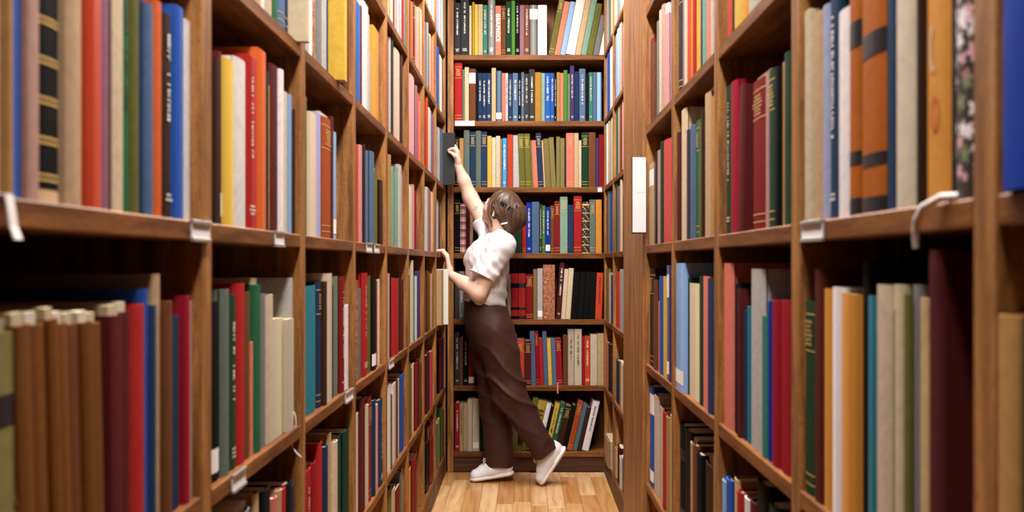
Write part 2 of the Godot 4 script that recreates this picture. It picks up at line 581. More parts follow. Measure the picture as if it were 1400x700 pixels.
# Tables: spine edges (photograph columns) with, between two edges, colour:top row:features. "-" is a gap. Top 0 = above the frame.
# features: t light title, d dark title, g gilt bands and title, k black band, w pale tag near the foot, x pale tag near the head, P paperback, M marbled, F floral, O tooled, T tartan
# lN = leans N degrees to the right in the picture, pN = stands N mm proud of the shelf edge, sN = set back N mm
func tables() -> void:
	# --- the long case, bay by bay
	L(0, 3, "-14 wh:0 10 tn:0 17 bl:0:P 38 pb:0 55 bk:0:B 92 bg:0 113 ro:0:P 137 mv:0 150 mr:0 155 cr:0 173 gn:0:d 185 ol:0 196 nb:0 202 sl:0 212 lg:0 217 or:2 229 db:20:t 243 bl:10:P 255 wh:28 270")
	L(0, 4, "-20 kh:440:U,k 33 gy:470:M 37 lt:432:U,l-3 58 lt:428:U,l-3 78 lt:424:U,l-3 92 lt:424:U,l-3 107 br:424:U,l-3 122 lt:428:U,l-3 137 lt:428:U,l-3 153 mr:420:U 170 mr:414:U 184 rd:417 203 bl:396 209 nb:418 218 bg:375 229 br:412 238 nb:432 257 cm:405 264 pb:412 273")
	L(1, 2, "340 lr:0 352 bg:0 358 wh:0 366 cr:0 372 gn:0 381 sl:0:g 390 nb:0:g 398 - 421 cr:0:p20,P 424")
	L(1, 3, "293 db:81 301 mr:71:w 307 ye:82:P 320 wh:82 337 rd:78:t,P 350 or:69:P 362 dg:98 366 lo:116 372 mr:90 384 wh:96 390 cr:126 396 lb:130:P 401 db:150 406")
	L(1, 4, "292 bk:413:w 304 gg:396 316 dg:403:t 326 rd:388 337 br:400 346 sp:468 350 gn:378:U 359 gy:402 368 cr:403 377 iv:436:P 384 cr:435:P 391 iv:436:P 400 lr:380 404")
	L(1, 5, "326 gy:692:U 345 - 352 bg:674 361 bk:668 373 sp:680 380 bg:670 385 rd:668 391 bk:660 400 nb:664 407")
	L(2, 2, "418 lr:0 421 gn:0 425 tn:0:M 429 br:0:M 435 gy:0 443 lr:0 449 nb:0 455 - 471 ye:0:p18,P 475 db:0 478 br:0 482")
	L(2, 3, "417 ol:132 425 cr:155:P 434 lv:155:P 441 rs:155:g,U 453 mr:160 457 lb:181:w 463")
	L(2, 4, "420 te:391 438 nb:385:g 443 db:385 448 cr:374:P 455 ch:390 461 gg:378 467 dr:378:t 474 wh:417 481")
	L(2, 5, "420 rd:637:t,U 430 cm:632 438 rd:605 444 nb:610 448 bk:625:t 452 bg:592 458 cr:603 463 dg:596 471 dg:588 480")
	L(3, 2, "486 bl:5:P 492 mr:9 496 wh:6:P 503 lr:20 509 bg:74 511 lo:40:P 519")
	L(3, 3, "487 ro:198 494 pk:199 498 db:198 500 sl:208 506 sl:208 512 ol:228:U 519 db:247 523")
	L(3, 4, "487 br:378:M,U 491 gy:395 496 rd:373:t 504 ol:377 509 bk:381:w 515 cm:384 519 cr:382 522")
	L(3, 5, "486 cr:566 494 mr:543 502 cr:553 504 dr:543:g 511 nb:547 514 pk:554:P 519 nb:546:t 525")
	L(4, 1, "532 bg:0 535 cr:0 538 br:0 540 pk:0 544 wh:0 549 lr:0 551 cm:0 553 gg:0 556")
	L(4, 2, "530 rd:51 534 lr:52 537 dg:52 539 pk:75 541 cr:70 549 db:76 552")
	L(4, 3, "531 tn:212:g 534 sg:229:U 541 sg:229 545 lr:226:P 549 pb:240 553")
	L(4, 4, "531 pb:374 535 bk:380 537 rd:380 541 rd:381 546 db:380 550 mr:382 554 br:382 557")
	L(4, 5, "531 wh:526 534 ol:540 537 wh:525:P 544 br:517 547 cr:518 549 bl:512 556")
	L(4, 6, "533 ol:668 537 cr:667 541 dr:667:P 548 gg:645 551 bg:640 553")
	L(5, 1, "561 br:0 563 or:4 566 db:4:g 569 sp:8 573 pb:11 575 gy:14 577 tn:12 580 pk:14 582")
	L(5, 2, "561 pk:105 569 mv:118 572 rr:128 576 sp:140 580")
	L(5, 3, "560 cr:255 564 pb:253 567 cm:262 570")
	L(5, 4, "560 bk:376 563 cr:356 568 te:376 571 wh:378 574 pu:370 584")
	L(5, 5, "560 ol:498 563 kh:500:U 566 cr:497 570 dr:496 574 mr:490 577 br:496 581")
	L(5, 6, "560 lo:641 564 dr:624 571")
	L(6, 0, "586 wh:0 589 lr:0 592 ch:0 594 wh:0 597")
	L(6, 1, "584 gy:32 586 lb:48 589 pu:49 591 bg:48 594 sp:60 598")
	L(6, 2, "583 ro:133 587 cr:148 591 lv:152 594 mv:160 597")
	L(6, 3, "584 lr:256 586 gy:258 589 rr:261 593 cr:263 597")
	L(6, 4, "584 br:370 586 rs:372 590 bg:374 593 br:374 596")
	L(6, 5, "583 mr:485 586 nb:482 588 rr:480 592")
	L(6, 6, "584 bk:578:g 589 dr:575:g 594")
	L(7, 0, "599 lv:0 601 wh:0 603 pb:0 606 wh:0 608 sg:0 610")
	L(7, 1, "598 bl:66 601 cr:76 604 wh:80:P 609")
	L(7, 2, "600 lr:176 603 sl:178 606 wh:180 607 - 622 ch:182:p62 622.6")
	L(7, 3, "599 sp:265:s26 602 rr:268:s26 604 wh:273:s26 606 lb:275:s26 608 br:273:s26 611")
	L(7, 4, "592.4 tn:369 594.2 - 606 bg:369:p26 606.9 - 612.6 wh:368:p46,P 613.2")
	L(7, 5, "601 bk:470 603 cm:463 607 nb:463 610")
	L(7, 6, "596 wh:577 599 gg:578 602 ye:572 604 gn:558 607 ol:558 609 mr:560 611")
	# --- the case opposite (near part)
	R(0, 2, "884 dr:54 890 br:60 894 gy:30 898 cr:15 902 pb:8 906 wh:0 910 pk:20 914 sl:0 918")
	R(0, 3, "885 bg:224:x 891 bk:208 896 pb:206 901 dg:194 905 rr:192 912 rr:190 918")
	R(0, 4, "885 db:367:g 892 br:383 898 sp:412 900 bl:378 907 ye:378 911 sl:363:w,x 915 pu:363 918")
	R(0, 5, "882 bl:527:w,x 888 iv:541 896 cr:557 902 rd:563 909 tn:570 913 bg:568 918")
	R(1, 2, "925 ch:0:g 930 mv:0 934 cr:0 938 ro:0 945 lo:0 948 rd:0 951 ye:0 955 nb:0 958 sg:0 963 sp:0 969 lr:0 974")
	R(1, 3, "924 mr:182 929 cr:150 937 ch:178 941 sl:172 948 gn:165:g 954 ol:168 958 db:150 961 bg:123:U 969 tn:124:U 976")
	R(1, 4, "923 lb:360:P,w 935 dg:380 938 cr:388:P 952 dg:378 960 sp:378:P 966 nb:381 975")
	R(1, 5, "922 bk:580:k 929 bk:588 939 bg:600:U 945 br:608 951 bk:620 958 db:630:U 971 tn:617:U 976")
	R(2, 2, "990 ro:0 1000 db:0 1004 ye:0 1016 lo:0 1022 - 1024 lr:0 1032")
	R(2, 3, "988 dg:118:t 998 cm:112 1008 mr:120:l4 1016 - 1022 dr:99:g,U 1042 pb:100 1046 dg:95:g 1058 bk:92 1064 tn:85 1072 dg:72 1080")
	R(2, 4, "987 sp:360 1001 bk:388 1009 mr:395 1013 nb:425 1018 te:419 1022 lr:368 1042 tg:432 1048 rb:412 1054 cm:411 1067 cm:411 1080")
	R(2, 5, "984 lb:657 990 bl:655 998 bg:655 1006 rd:672 1013 wh:681 1021 mr:686 1030 bk:660 1045 dg:690 1060")
	R(3, 3, "1096 cr:15 1104 bg:18 1115 lv:0 1124 nb:0:t 1136 wh:0 1158 ba:0:k 1174 ba:0:k 1208 nb:0 1221 iv:0 1252 db:0 1258 lo:0:A 1296 bk:0 1303 wh:0:F 1330")
	R(3, 4, "1097 dg:412:g 1112 mr:368 1124 lo:395:P 1136 wh:393:P 1148 lo:402:P 1169 bk:358 1180 te:405:P 1191 cr:390 1215 dg:425 1222 cr:390 1234 ol:403 1243 gy:390:P 1254 bg:408 1268 mr:342 1290 -")
	R(4, 3, "1361 rb:0:p10 1420")
	R(4, 4, "1360 tn:432:p6 1391 dg:437:p6 1440")
	# --- its far part, past the pillar
	FR(1, 0, "840 cr:0 843 gg:0 847 wh:0 851 lr:0 855")
	FR(0, 0, "827 lr:0 830 gg:0 834 cr:0 837")
	FR(0, 1, "827 lv:52 829 bl:50 832 wh:34 836")
	FR(1, 1, "839 lb:8 843 lb:10 846 pb:2 850 sl:0 853 sp:0 857")
	FR(0, 2, "827 wh:148:P 830 cr:148 833 wh:140 837")
	FR(1, 2, "840 gn:122 843 pb:116 846 br:112 849 pk:120 852 bk:122:g 856")
	FR(0, 3, "827 br:258 829 gy:257 832 bl:262 836")
	FR(1, 3, "840 gn:241 844 mv:255 848 cr:243 851 db:246:g 855")
	FR(0, 4, "827 kh:367 831 cr:373 834 rb:376 837")
	FR(1, 4, "840 ro:371 846 lr:368 852 wh:368 856")
	FR(0, 5, "826 sp:468 829 db:470 832 ch:486 836")
	FR(1, 5, "840 nb:493 845 cr:495:P 851 pb:500 855")
	FR(0, 6, "826 bg:598:p14 832 bg:600 836")
	FR(1, 6, "840 cr:613 843 mr:610 847 wh:625 850 nb:628 855")
	# --- end case
	E(0, "621 ch:4:t 629.5 ch:-3:t 641 cr:8:P 645 mu:3:P 649 ye:6 653.5 bg:6 660 tg:7:t 666.5 gy:-2:t,P 677 sp:8:G 685 br:8:g 691.5 dg:2:t 699.3 lg:1 704.3 bk:3:t 710.5 mv:7 716.8 br:7:t 723.8 gy:7:P,x 735 wh:7 748 - 749.5 ol:-4:g,l11 757.5 sp:3:l11 765.5 lb:3:l11 773 wh:-3:l11 786 bg:-3:l11 794 sg:-3:l11 802 ol:0:d,l11 810.5 gy:22:l11 819 wh:30:l11 826")
	E(1, "621 rd:86:g 632 gg:95 635 cr:92 641 br:94:x 650.5 bk:97 653.5 nb:100:t 659 nb:100:t 665 nb:100:t 672 bg:93 678 sl:97:w,P 686 sp:100 691 lr:100:d 694.5 nb:101:t 700.7 sl:100:t 708.3 bk:101:t 712.5 sl:99:t 716.7 ch:101:t 723.3 ch:95:t 731.3 oc:99 740 sg:100 745 bl:100:t 752.5 bl:100:t 757.7 bk:103:t 761 tn:99 766 sp:100 770.5 lg:96 776 gg:101 779.5 pu:90:t 785.3 nb:98 792 sl:94:t 800.7 bk:100 805 tg:99:t 810.8 sl:99 815.8 lb:99:P 823")
	E(2, "622 bk:187:g 627.8 tn:189 633.8 gg:178 642 nb:180:g 650.3 gg:179 657.8 nb:180:g 666 ye:186 672 cr:188 677.8 iv:186 684 tn:190 686 sk:189:t,P 693.3 ro:184 701.2 lr:185 710 ol:183:g,l-2 718.5 ol:183:g,l-2 727 kh:192:l-2 729.5 sp:192:l-3 736 nb:182:g,l-3 743.5 bg:192:l-3 746 kh:190:l-3 753.5 kh:188:l-3 760.5 kh:187 766 kh:189 771.8 ch:190 774 sp:182:g 785 bg:182 791.3 cr:192 795 dg:181:g 804.8 br:181 814.5 pu:189 818.7 dr:184 826")
	E(3, "621.5 bk:273:g 628.8 rd:278:T 637 mr:280 642.3 bg:279 646.8 bk:278 653.7 mv:276 664 gn:282 672 nb:276 682 br:280 692 ol:278 703.5 dg:279 714 rd:281:g 719.5 rb:277:t 727 sl:276 737.5 ch:279:t 741 lg:281:t 745.5 rb:283:t,w 752.5 br:281:g 758 dr:275:g 765.5 sg:269:g 776.3 nb:280 784.3 rd:268:g 795.7 bk:276:O 806 gg:273:g 814.5 lo:273 823")
	E(4, "622 ch:371 627.5 gy:371:t 635 dr:374 645 nb:370 657 tn:372 668 gn:376 680 kh:374 693 lr:375 698.3 rd:374:k 708.3 rd:374:k 718.7 dr:375:g 729 kh:368 734.6 lr:367:w 742 rs:362:M 759 - 760 mr:359:t,l4 767 cr:368:l4 773 cr:367:l4 780 bk:372:l4 789 bk:372:l4 797 bk:372:l4 805 bk:372:l3 813.5 ro:373:d,l2 823")
	E(5, "622 ch:456:t 628 br:462 633 bk:462:t 640.3 dr:464:w 649 nb:466 652 gn:462 664 cr:460 676 mr:464 690 tn:460 702 kh:457 706.5 ro:464:g 717 mr:466:g 726.5 sl:453:l-2 733.3 cm:453:g,l-2 738.3 rd:463:l-2 743.8 sl:453:l-2 749.8 ye:463:l-2 755.2 sl:463:l-2 761.2 cm:463:g,l-2 769.5 br:459 776.3 iv:450:d 785.2 iv:450:d 795.7 cm:461 799.3 ro:460:t 807 iv:457 817 bg:456 826")
	E(6, "622 cm:551:t 628.3 bg:552:d 633.7 bg:552 639.3 iv:546 645.8 iv:545:w 655.5 dg:552 661.5 lr:556 666 br:550 676 tn:556 688 nb:552 700 kh:558 708 - 712 ol:546:l13 720 mu:550:N,l13 732.5 wh:552:l13 739.5 bk:556:l13 744 ye:552:d,l13 751 gn:552:t,l13 759 db:556:g,l13 768 bk:555:l13 774.5 rs:550:g,l13 783 sl:553:l13 789 db:558:l13 795 wh:550:d,l13 805 - 808 cr:552:l13")

func row_add(kind: String, bay: int, row: int, text: String) -> void:
	var w := text.split(" ", false)
	var list := []
	var i := 0
	while i + 2 < w.size():
		if w[i + 1] != "-":
			var f := w[i + 1].split(":")
			var b := {"case": kind, "bay": bay, "row": row, "x0": w[i].to_float(), "x1": w[i + 2].to_float(), "code": f[0], "top": f[1].to_float(), "feat": "", "lean": 0.0, "set": rng.randf_range(0.012, 0.024)}
			if f.size() > 2:
				for t in f[2].split(","):
					if t.begins_with("l") and t.length() > 1:
						b.lean = t.substr(1).to_float()
					elif t.begins_with("p") and t.length() > 1:
						b.set = -t.substr(1).to_float() * 0.001
					elif t.begins_with("s") and t.length() > 1:
						b.set = t.substr(1).to_float() * 0.001
					else:
						b.feat += t
			list.append(b)
		i += 2
	for k in list.size():
		list[k].prev = list[k - 1].code if k > 0 else ""
		list[k].next = list[k + 1].code if k + 1 < list.size() else ""
		books.append(list[k])

func L(bay: int, row: int, t: String) -> void: row_add("L", bay, row, t)
func R(bay: int, row: int, t: String) -> void: row_add("R", bay, row, t)
func FR(bay: int, row: int, t: String) -> void: row_add("F", bay, row, t)
func E(row: int, t: String) -> void: row_add("E", 0, row, t)

func size_books() -> void:
	var rows := {}
	for b in books:
		var key := "%s%d_%d" % [b.case, b.bay, b.row]
		if not rows.has(key):
			rows[key] = []
		rows[key].append(b)
	for key in rows:
		var list: Array = rows[key]
		var kind: String = list[0].case
		if kind == "E":
			for b in list:
				b.e0 = (b.x0 - VX) * (ZE + 0.018) / F
				b.e1 = (b.x1 - VX) * (ZE + 0.018) / F
		else:
			var ups: Array = {"L": UL, "R": UR, "F": UF}[kind]
			var face: float = {"L": A, "R": B, "F": BF}[kind]
			var bay: int = list[0].bay
			var back: float = 0.007
			# depths of this bay's two uprights
			var lo: float
			var hi: float
			if kind == "L":
				lo = ups[bay] + 0.0215
				hi = ups[bay + 1] - 0.0215
			elif kind == "R":
				lo = ups[4 - bay] + 0.0215
				hi = ups[5 - bay] - 0.0215
			else:
				lo = ups[2 - bay] + 0.0215
				hi = ups[3 - bay] - 0.0215
			var zmin := 99.0
			var zmax := 0.0
			for b in list:
				var pl: float = face + (b.set if b.set < 0.0 else back)
				if b.set >= 0.0:
					b.set = b.set if b.set > 0.0245 else back + rng.randf_range(-0.004, 0.005)
				b.e0 = px_z(b.x0, pl)
				b.e1 = px_z(b.x1, pl)
				if b.set >= 0.0:
					zmin = min(zmin, min(b.e0, b.e1))
					zmax = max(zmax, max(b.e0, b.e1))
			if zmin < lo or zmax > hi:
				var t0: float = max(zmin, lo)
				var t1: float = min(zmax, hi)
				for b in list:
					if b.set >= 0.0:
						b.e0 = t0 + (b.e0 - zmin) / (zmax - zmin) * (t1 - t0)
						b.e1 = t0 + (b.e1 - zmin) / (zmax - zmin) * (t1 - t0)
	for b in books:
		var shelf: float = EYE + ROWS[b.row]
		var depth: float
		b.t = absf(b.e1 - b.e0)
		b.u = (b.e0 + b.e1) / 2.0
		if b.case == "E":
			depth = ZE + b.set
		else:
			depth = b.u
			b.plane = {"L": A, "R": B, "F": BF}[b.case] + b.set
		b.depth = depth
		b.t = maxf(b.t * cos(deg_to_rad(b.lean)) - 0.0012, 0.005)
		var hh := 0.0
		if b.top == 0.0:
			hh = rng.randf_range(0.25, 0.315)
		else:
			hh = EYE + (VY - b.top) * depth / F - shelf
			hh /= cos(deg_to_rad(b.lean))
		b.h = clampf(hh, 0.14, 0.338)
		b.w = clampf(b.h * rng.randf_range(0.62, 0.74), 0.11, 0.235)
		b.shelf = shelf
		var yt: float = VY - (shelf + b.h - EYE) * F / depth
		var yb: float = VY - (shelf - EYE) * F / depth
		b.area = maxf(0.0, minf(b.x1, 1400.0) - maxf(b.x0, 0.0)) * maxf(0.0, minf(yb, 700.0) - maxf(yt, 0.0))
		if b.set < -0.02:
			b.area = maxf(b.area, 900.0)
		if b.case == "E" and b.x1 > 640 and b.x0 < 700 and b.row >= 3 and (b.x0 > 650 or b.row > 3):
			b.area *= 0.3
		if b.x0 > 823 and b.case == "E":
			b.area = 0.0

func book_xf(b: Dictionary) -> Transform3D:
	var turn := 0.0
	var at: Vector3
	match b.case:
		"L":
			at = Vector3(-b.plane, b.shelf, -b.u)
		"R", "F":
			at = Vector3(b.plane, b.shelf, -b.u)
			turn = PI
		"E":
			at = Vector3(b.u, b.shelf, -ZE - b.set)
			turn = -PI / 2
	var r := Basis(Vector3.UP, turn) * Basis(Vector3.RIGHT, deg_to_rad(-b.lean))
	var ry := Basis(Vector3.UP, turn)
	if b.lean != 0.0:
		var p := Vector3(0, 0, -signf(b.lean) * b.t / 2.0)
		at += ry * p - r * p
	return Transform3D(r, at + Vector3(0, 0.0004, 0))

# outline of a cover seen from above: spine at x = 0, boards running to x = -w
func cover_outline(b: Dictionary, inset: float) -> Array:
	var tt: float = b.t / 2.0 - inset
	var s: float = b.bulge
	var pts := []
	if b.paper:
		for k in 5:
			var a := PI / 2 - PI * k / 4.0
			pts.append([Vector2(-s + s * cos(a) - inset, tt * sin(a)), Vector2(cos(a), sin(a))])
	else:
		for k in 9:
			var a := deg_to_rad(90.0 - 180.0 * k / 8.0)
			pts.append([Vector2(-s + s * cos(a) - inset, tt * sin(a)), Vector2(cos(a) * tt, sin(a) * s * 0.5).normalized()])
	return pts

func cover_into(mb: MB, b: Dictionary) -> void:
	var c: float = 0.0009 if b.paper else minf(0.0028, b.t * 0.14)
	var o := cover_outline(b, 0.0)
	var inn := cover_outline(b, c)
	var g: float = 0.009
	var tt: float = b.t / 2.0
	var dip: float = 0.0 if b.paper else minf(0.0013, b.t * 0.06)
	var up := Vector3(0, b.h, 0)
	# outer ring: front board end -> hinge -> spine -> hinge -> back board end
	var ring := []
	ring.append([Vector2(-b.w, tt), Vector2(0, 1)])
	ring.append([Vector2(-g - 0.004, tt), Vector2(0, 1)])
	ring.append([Vector2(-g, tt - dip), Vector2(0, 1)])
	ring.append([Vector2(-g + 0.003, tt - dip * 0.3), Vector2(0, 1)])
	for q in o:
		ring.append(q)
	ring.append([Vector2(-g + 0.003, -tt + dip * 0.3), Vector2(0, -1)])
	ring.append([Vector2(-g, -tt + dip), Vector2(0, -1)])
	ring.append([Vector2(-g - 0.004, -tt), Vector2(0, -1)])
	ring.append([Vector2(-b.w, -tt), Vector2(0, -1)])
	var inr := []
	inr.append(Vector2(-b.w, tt - c))
	inr.append(Vector2(-g - 0.004, tt - c))
	inr.append(Vector2(-g, tt - c))
	inr.append(Vector2(-g + 0.003, tt - c))
	for q in inn:
		inr.append(q[0])
	inr.append(Vector2(-g + 0.003, -tt + c))
	inr.append(Vector2(-g, -tt + c))
	inr.append(Vector2(-g - 0.004, -tt + c))
	inr.append(Vector2(-b.w, -tt + c))
	var run := 0.0
	for k in ring.size() - 1:
		var p: Vector2 = ring[k][0]
		var q: Vector2 = ring[k + 1][0]
		var np: Vector2 = ring[k][1]
		var nq: Vector2 = ring[k + 1][1]
		var a := Vector3(p.x, 0, p.y)
		var e := Vector3(q.x, 0, q.y)
		var l := p.distance_to(q)
		mb.quadn(a, e, e + up, a + up, Vector3(np.x, 0, np.y), Vector3(nq.x, 0, nq.y), Vector3(nq.x, 0, nq.y), Vector3(np.x, 0, np.y), Vector2(run, 0), Vector2(run + l, 0), Vector2(run + l, b.h), Vector2(run, b.h))
		run += l
		var ia := Vector3(inr[k].x, 0, inr[k].y)
		var ie := Vector3(inr[k + 1].x, 0, inr[k + 1].y)
		mb.quad(ie, ia, ia + up, ie + up)
		mb.quad(a + up, e + up, ie + up, ia + up)
		mb.quad(e, a, ia, ie)
	for k in [0, ring.size() - 1]:
		var a := Vector3(ring[k][0].x, 0, ring[k][0].y)
		var ia := Vector3(inr[k].x, 0, inr[k].y)
		if k == 0:
			mb.quad(ia, a, a + up, ia + up)
		else:
			mb.quad(a, ia, ia + up, a + up)

func pages_into(mb: MB, b: Dictionary) -> void:
	var c: float = 0.0009 if b.paper else minf(0.0028, b.t * 0.14)
	var e: float = 0.0005 if b.paper else 0.0035
	var tt: float = b.t / 2.0 - c - 0.0001
	var lo := Vector3(-b.w + e, e, -tt)
	var hi := Vector3(-b.bulge - c - 0.001, b.h - e, tt)
	if b.bare:
		hi.y = b.h + 0.011
	mb.col = b.pagecol
	mb.quad(Vector3(lo.x, hi.y, hi.z), Vector3(hi.x, hi.y, hi.z), Vector3(hi.x, hi.y, lo.z), Vector3(lo.x, hi.y, lo.z), Vector2(0, hi.z), Vector2(1, hi.z), Vector2(1, lo.z), Vector2(0, lo.z))
	mb.quad(Vector3(lo.x, lo.y, lo.z), Vector3(hi.x, lo.y, lo.z), Vector3(hi.x, lo.y, hi.z), Vector3(lo.x, lo.y, hi.z), Vector2(0, lo.z), Vector2(1, lo.z), Vector2(1, hi.z), Vector2(0, hi.z))
	mb.quad(Vector3(lo.x, lo.y, lo.z), Vector3(lo.x, lo.y, hi.z), Vector3(lo.x, hi.y, hi.z), Vector3(lo.x, hi.y, lo.z), Vector2(0, lo.z), Vector2(0, hi.z), Vector2(1, hi.z), Vector2(1, lo.z))
	mb.quad(Vector3(lo.x, lo.y, hi.z), Vector3(hi.x, lo.y, hi.z), Vector3(hi.x, hi.y, hi.z), Vector3(lo.x, hi.y, hi.z))
	mb.quad(Vector3(hi.x, lo.y, lo.z), Vector3(lo.x, lo.y, lo.z), Vector3(lo.x, hi.y, lo.z), Vector3(hi.x, hi.y, lo.z))
	mb.quad(Vector3(hi.x, lo.y, hi.z), Vector3(hi.x, lo.y, lo.z), Vector3(hi.x, hi.y, lo.z), Vector3(hi.x, hi.y, hi.z))

func strip_into(mb: MB, b: Dictionary, y0: float, y1: float, share := 1.0) -> void:
	var tt: float = b.t / 2.0
	var s: float = b.bulge
	for k in 8:
		var a0 := (PI / 2 - PI * k / 8.0) * share
		var a1 := (PI / 2 - PI * (k + 1) / 8.0) * share
		var e := 0.0004
		var p := Vector3(-s + s * cos(a0) + e, 0, tt * sin(a0))
		var q := Vector3(-s + s * cos(a1) + e, 0, tt * sin(a1))
		mb.quad(p + Vector3(0, y0, 0), q + Vector3(0, y0, 0), q + Vector3(0, y1, 0), p + Vector3(0, y1, 0))

# worn, unreadable lettering: rows of small strokes printed on the spine
func letters_into(mb: MB, b: Dictionary, y0: float, y1: float, across := false) -> void:
	var cap_h: float = clampf(b.t * 0.34, 0.0022, 0.009)
	var x := 0.0006
	if across:
		var wd: float = b.t * 0.62
		var y := y1
		while y > y0 + 0.004:
			var z := -wd / 2.0 * rng.randf_range(0.6, 1.0)
			var ze := -z
			while z < ze:
				var l := rng.randf_range(0.0006, 0.0014)
				mb.quad(Vector3(x, y - 0.0034, -z), Vector3(x, y - 0.0034, -z - l), Vector3(x, y, -z - l), Vector3(x, y, -z))
				z += l + 0.0008
			y -= 0.0062
		return
	var y := y1
	while y > y0:
		var adv := cap_h * rng.randf_range(0.45, 0.8)
		var st := cap_h * 0.2
		if rng.randf() > 0.14:
			var z0 := -cap_h / 2.0
			var z1 := cap_h / 2.0
			mb.quad(Vector3(x, y - st, z1), Vector3(x, y - st, z0), Vector3(x, y, z0), Vector3(x, y, z1))
			if rng.randf() < 0.7:
				var zz := z0 if rng.randf() < 0.5 else z1 - st
				mb.quad(Vector3(x, y - adv * 0.8, zz + st), Vector3(x, y - adv * 0.8, zz), Vector3(x, y, zz), Vector3(x, y, zz + st))
			if rng.randf() < 0.45:
				mb.quad(Vector3(x, y - adv * 0.8, z1), Vector3(x, y - adv * 0.8, z0), Vector3(x, y - adv * 0.8 + st, z0), Vector3(x, y - adv * 0.8 + st, z1))
		y -= adv * 1.15

func print_parts(b: Dictionary) -> Array:
	var gold := lin("c9a45c")
	var pale := lin("e6e0d4")
	var out := []
	for ch in b.feat:
		match ch:
			"t", "d":
				var mb := MB.new()
				mb.col = pale if ch == "t" else lin("33261f")
				letters_into(mb, b, b.h * rng.randf_range(0.3, 0.45), b.h * rng.randf_range(0.84, 0.93))
				out.append(["spine_title", mb])
				if ch == "t":
					var mk := MB.new()
					mk.col = pale
					letters_into(mk, b, b.h * 0.06, b.h * rng.randf_range(0.09, 0.14), b.t > 0.02)
					out.append(["spine_mark", mk])
			"G", "N":
				var tx := TextMesh.new()
				var fo := SystemFont.new()
				fo.font_names = PackedStringArray(["Droid Sans"])
				fo.font_weight = 700
				tx.font = fo
				tx.text = "GRAPHICS" if ch == "G" else "MAT"
				tx.font_size = 32
				tx.pixel_size = 0.01
				tx.depth = 0.01
				var arr := tx.get_mesh_arrays()
				var mb := MB.new()
				mb.col = pale if ch == "G" else lin("2a241a")
				var box := tx.get_aabb()
				var sc: float = (b.h * 0.56 if ch == "G" else b.h * 0.34) / box.size.x
				sc = minf(sc, b.t * 0.75 / box.size.y)
				var mid := box.get_center()
				var cy: float = b.h * (0.56 if ch == "G" else 0.66)
				for k in arr[Mesh.ARRAY_VERTEX].size():
					var p: Vector3 = (arr[Mesh.ARRAY_VERTEX][k] - mid) * sc
					var nn: Vector3 = arr[Mesh.ARRAY_NORMAL][k]
					mb.vert(Vector3(0.0006 + p.z * 0.1, cy - p.x, -p.y), Vector3(nn.z, -nn.x, -nn.y), Vector2.ZERO)
				if arr[Mesh.ARRAY_INDEX] != null:
					mb.ix.append_array(arr[Mesh.ARRAY_INDEX])
				else:
					mb.ix.append_array(PackedInt32Array(range(mb.v.size())))
				out.append(["spine_title", mb])
			"B":
				for q in [0.08, 0.22, 0.37, 0.52, 0.67, 0.82, 0.93]:
					for e in [0.0, 0.005]:
						var m2 := MB.new()
						m2.col = gold
						strip_into(m2, b, b.h * q + e, b.h * q + e + 0.0022)
						out.append(["gilt_band", m2])
				var m3 := MB.new()
				m3.col = lin("c9a680")
				strip_into(m3, b, 0.0005, 0.012)
				out.append(["worn_foot", m3])
			"A":
				for q in [[0.3, 0.011, "b8421c", 0.0, TAU], [0.52, 0.016, "b9a183", PI * 0.15, PI * 0.95]]:
					var m2 := MB.new()
					m2.col = lin(q[2])
					var r: float = q[1]
					for k in 20:
						var a0: float = q[3] + (q[4] - q[3]) * k / 20.0
						var a1: float = q[3] + (q[4] - q[3]) * (k + 1) / 20.0
						var c0 := Vector3(0.0007, b.h * q[0] + cos(a0) * r * 1.6, sin(a0) * r * 0.7)
						var c1 := Vector3(0.0007, b.h * q[0] + cos(a1) * r * 1.6, sin(a1) * r * 0.7)
						var i0 := Vector3(0.0007, b.h * q[0] + cos(a0) * r * 1.2, sin(a0) * r * 0.48)
						var i1 := Vector3(0.0007, b.h * q[0] + cos(a1) * r * 1.2, sin(a1) * r * 0.48)
						m2.quad(i0, i1, c1, c0)
					out.append(["cover_ornament", m2])
			"g":
				var mb := MB.new()
				mb.col = gold
				letters_into(mb, b, b.h * 0.76, b.h * 0.9, true)
				out.append(["spine_title", mb])
				for q in [0.05, 0.93, 0.74, 0.1]:
					var m2 := MB.new()
					m2.col = gold
					strip_into(m2, b, b.h * q, b.h * q + 0.0016)
					out.append(["gilt_band", m2])
			"k":
				for q in [[0.0, 0.07], [0.2, 0.26], [0.68, 0.79]]:
					var m2 := MB.new()
					m2.col = lin("15151a")
					strip_into(m2, b, b.h * q[0] + 0.001, b.h * q[1])
					out.append(["spine_band", m2])
			"w":
				var m2 := MB.new()
				m2.col = lin("e9e4dc")
				strip_into(m2, b, b.h * 0.05, b.h * 0.05 + minf(0.035, b.h * 0.16), 0.7)
				out.append(["spine_label", m2])
			"x":
				var m2 := MB.new()
				m2.col = lin("d9d6d2")
				strip_into(m2, b, b.h * 0.72, b.h * 0.92, 0.8)
				out.append(["spine_label", m2])
	return out

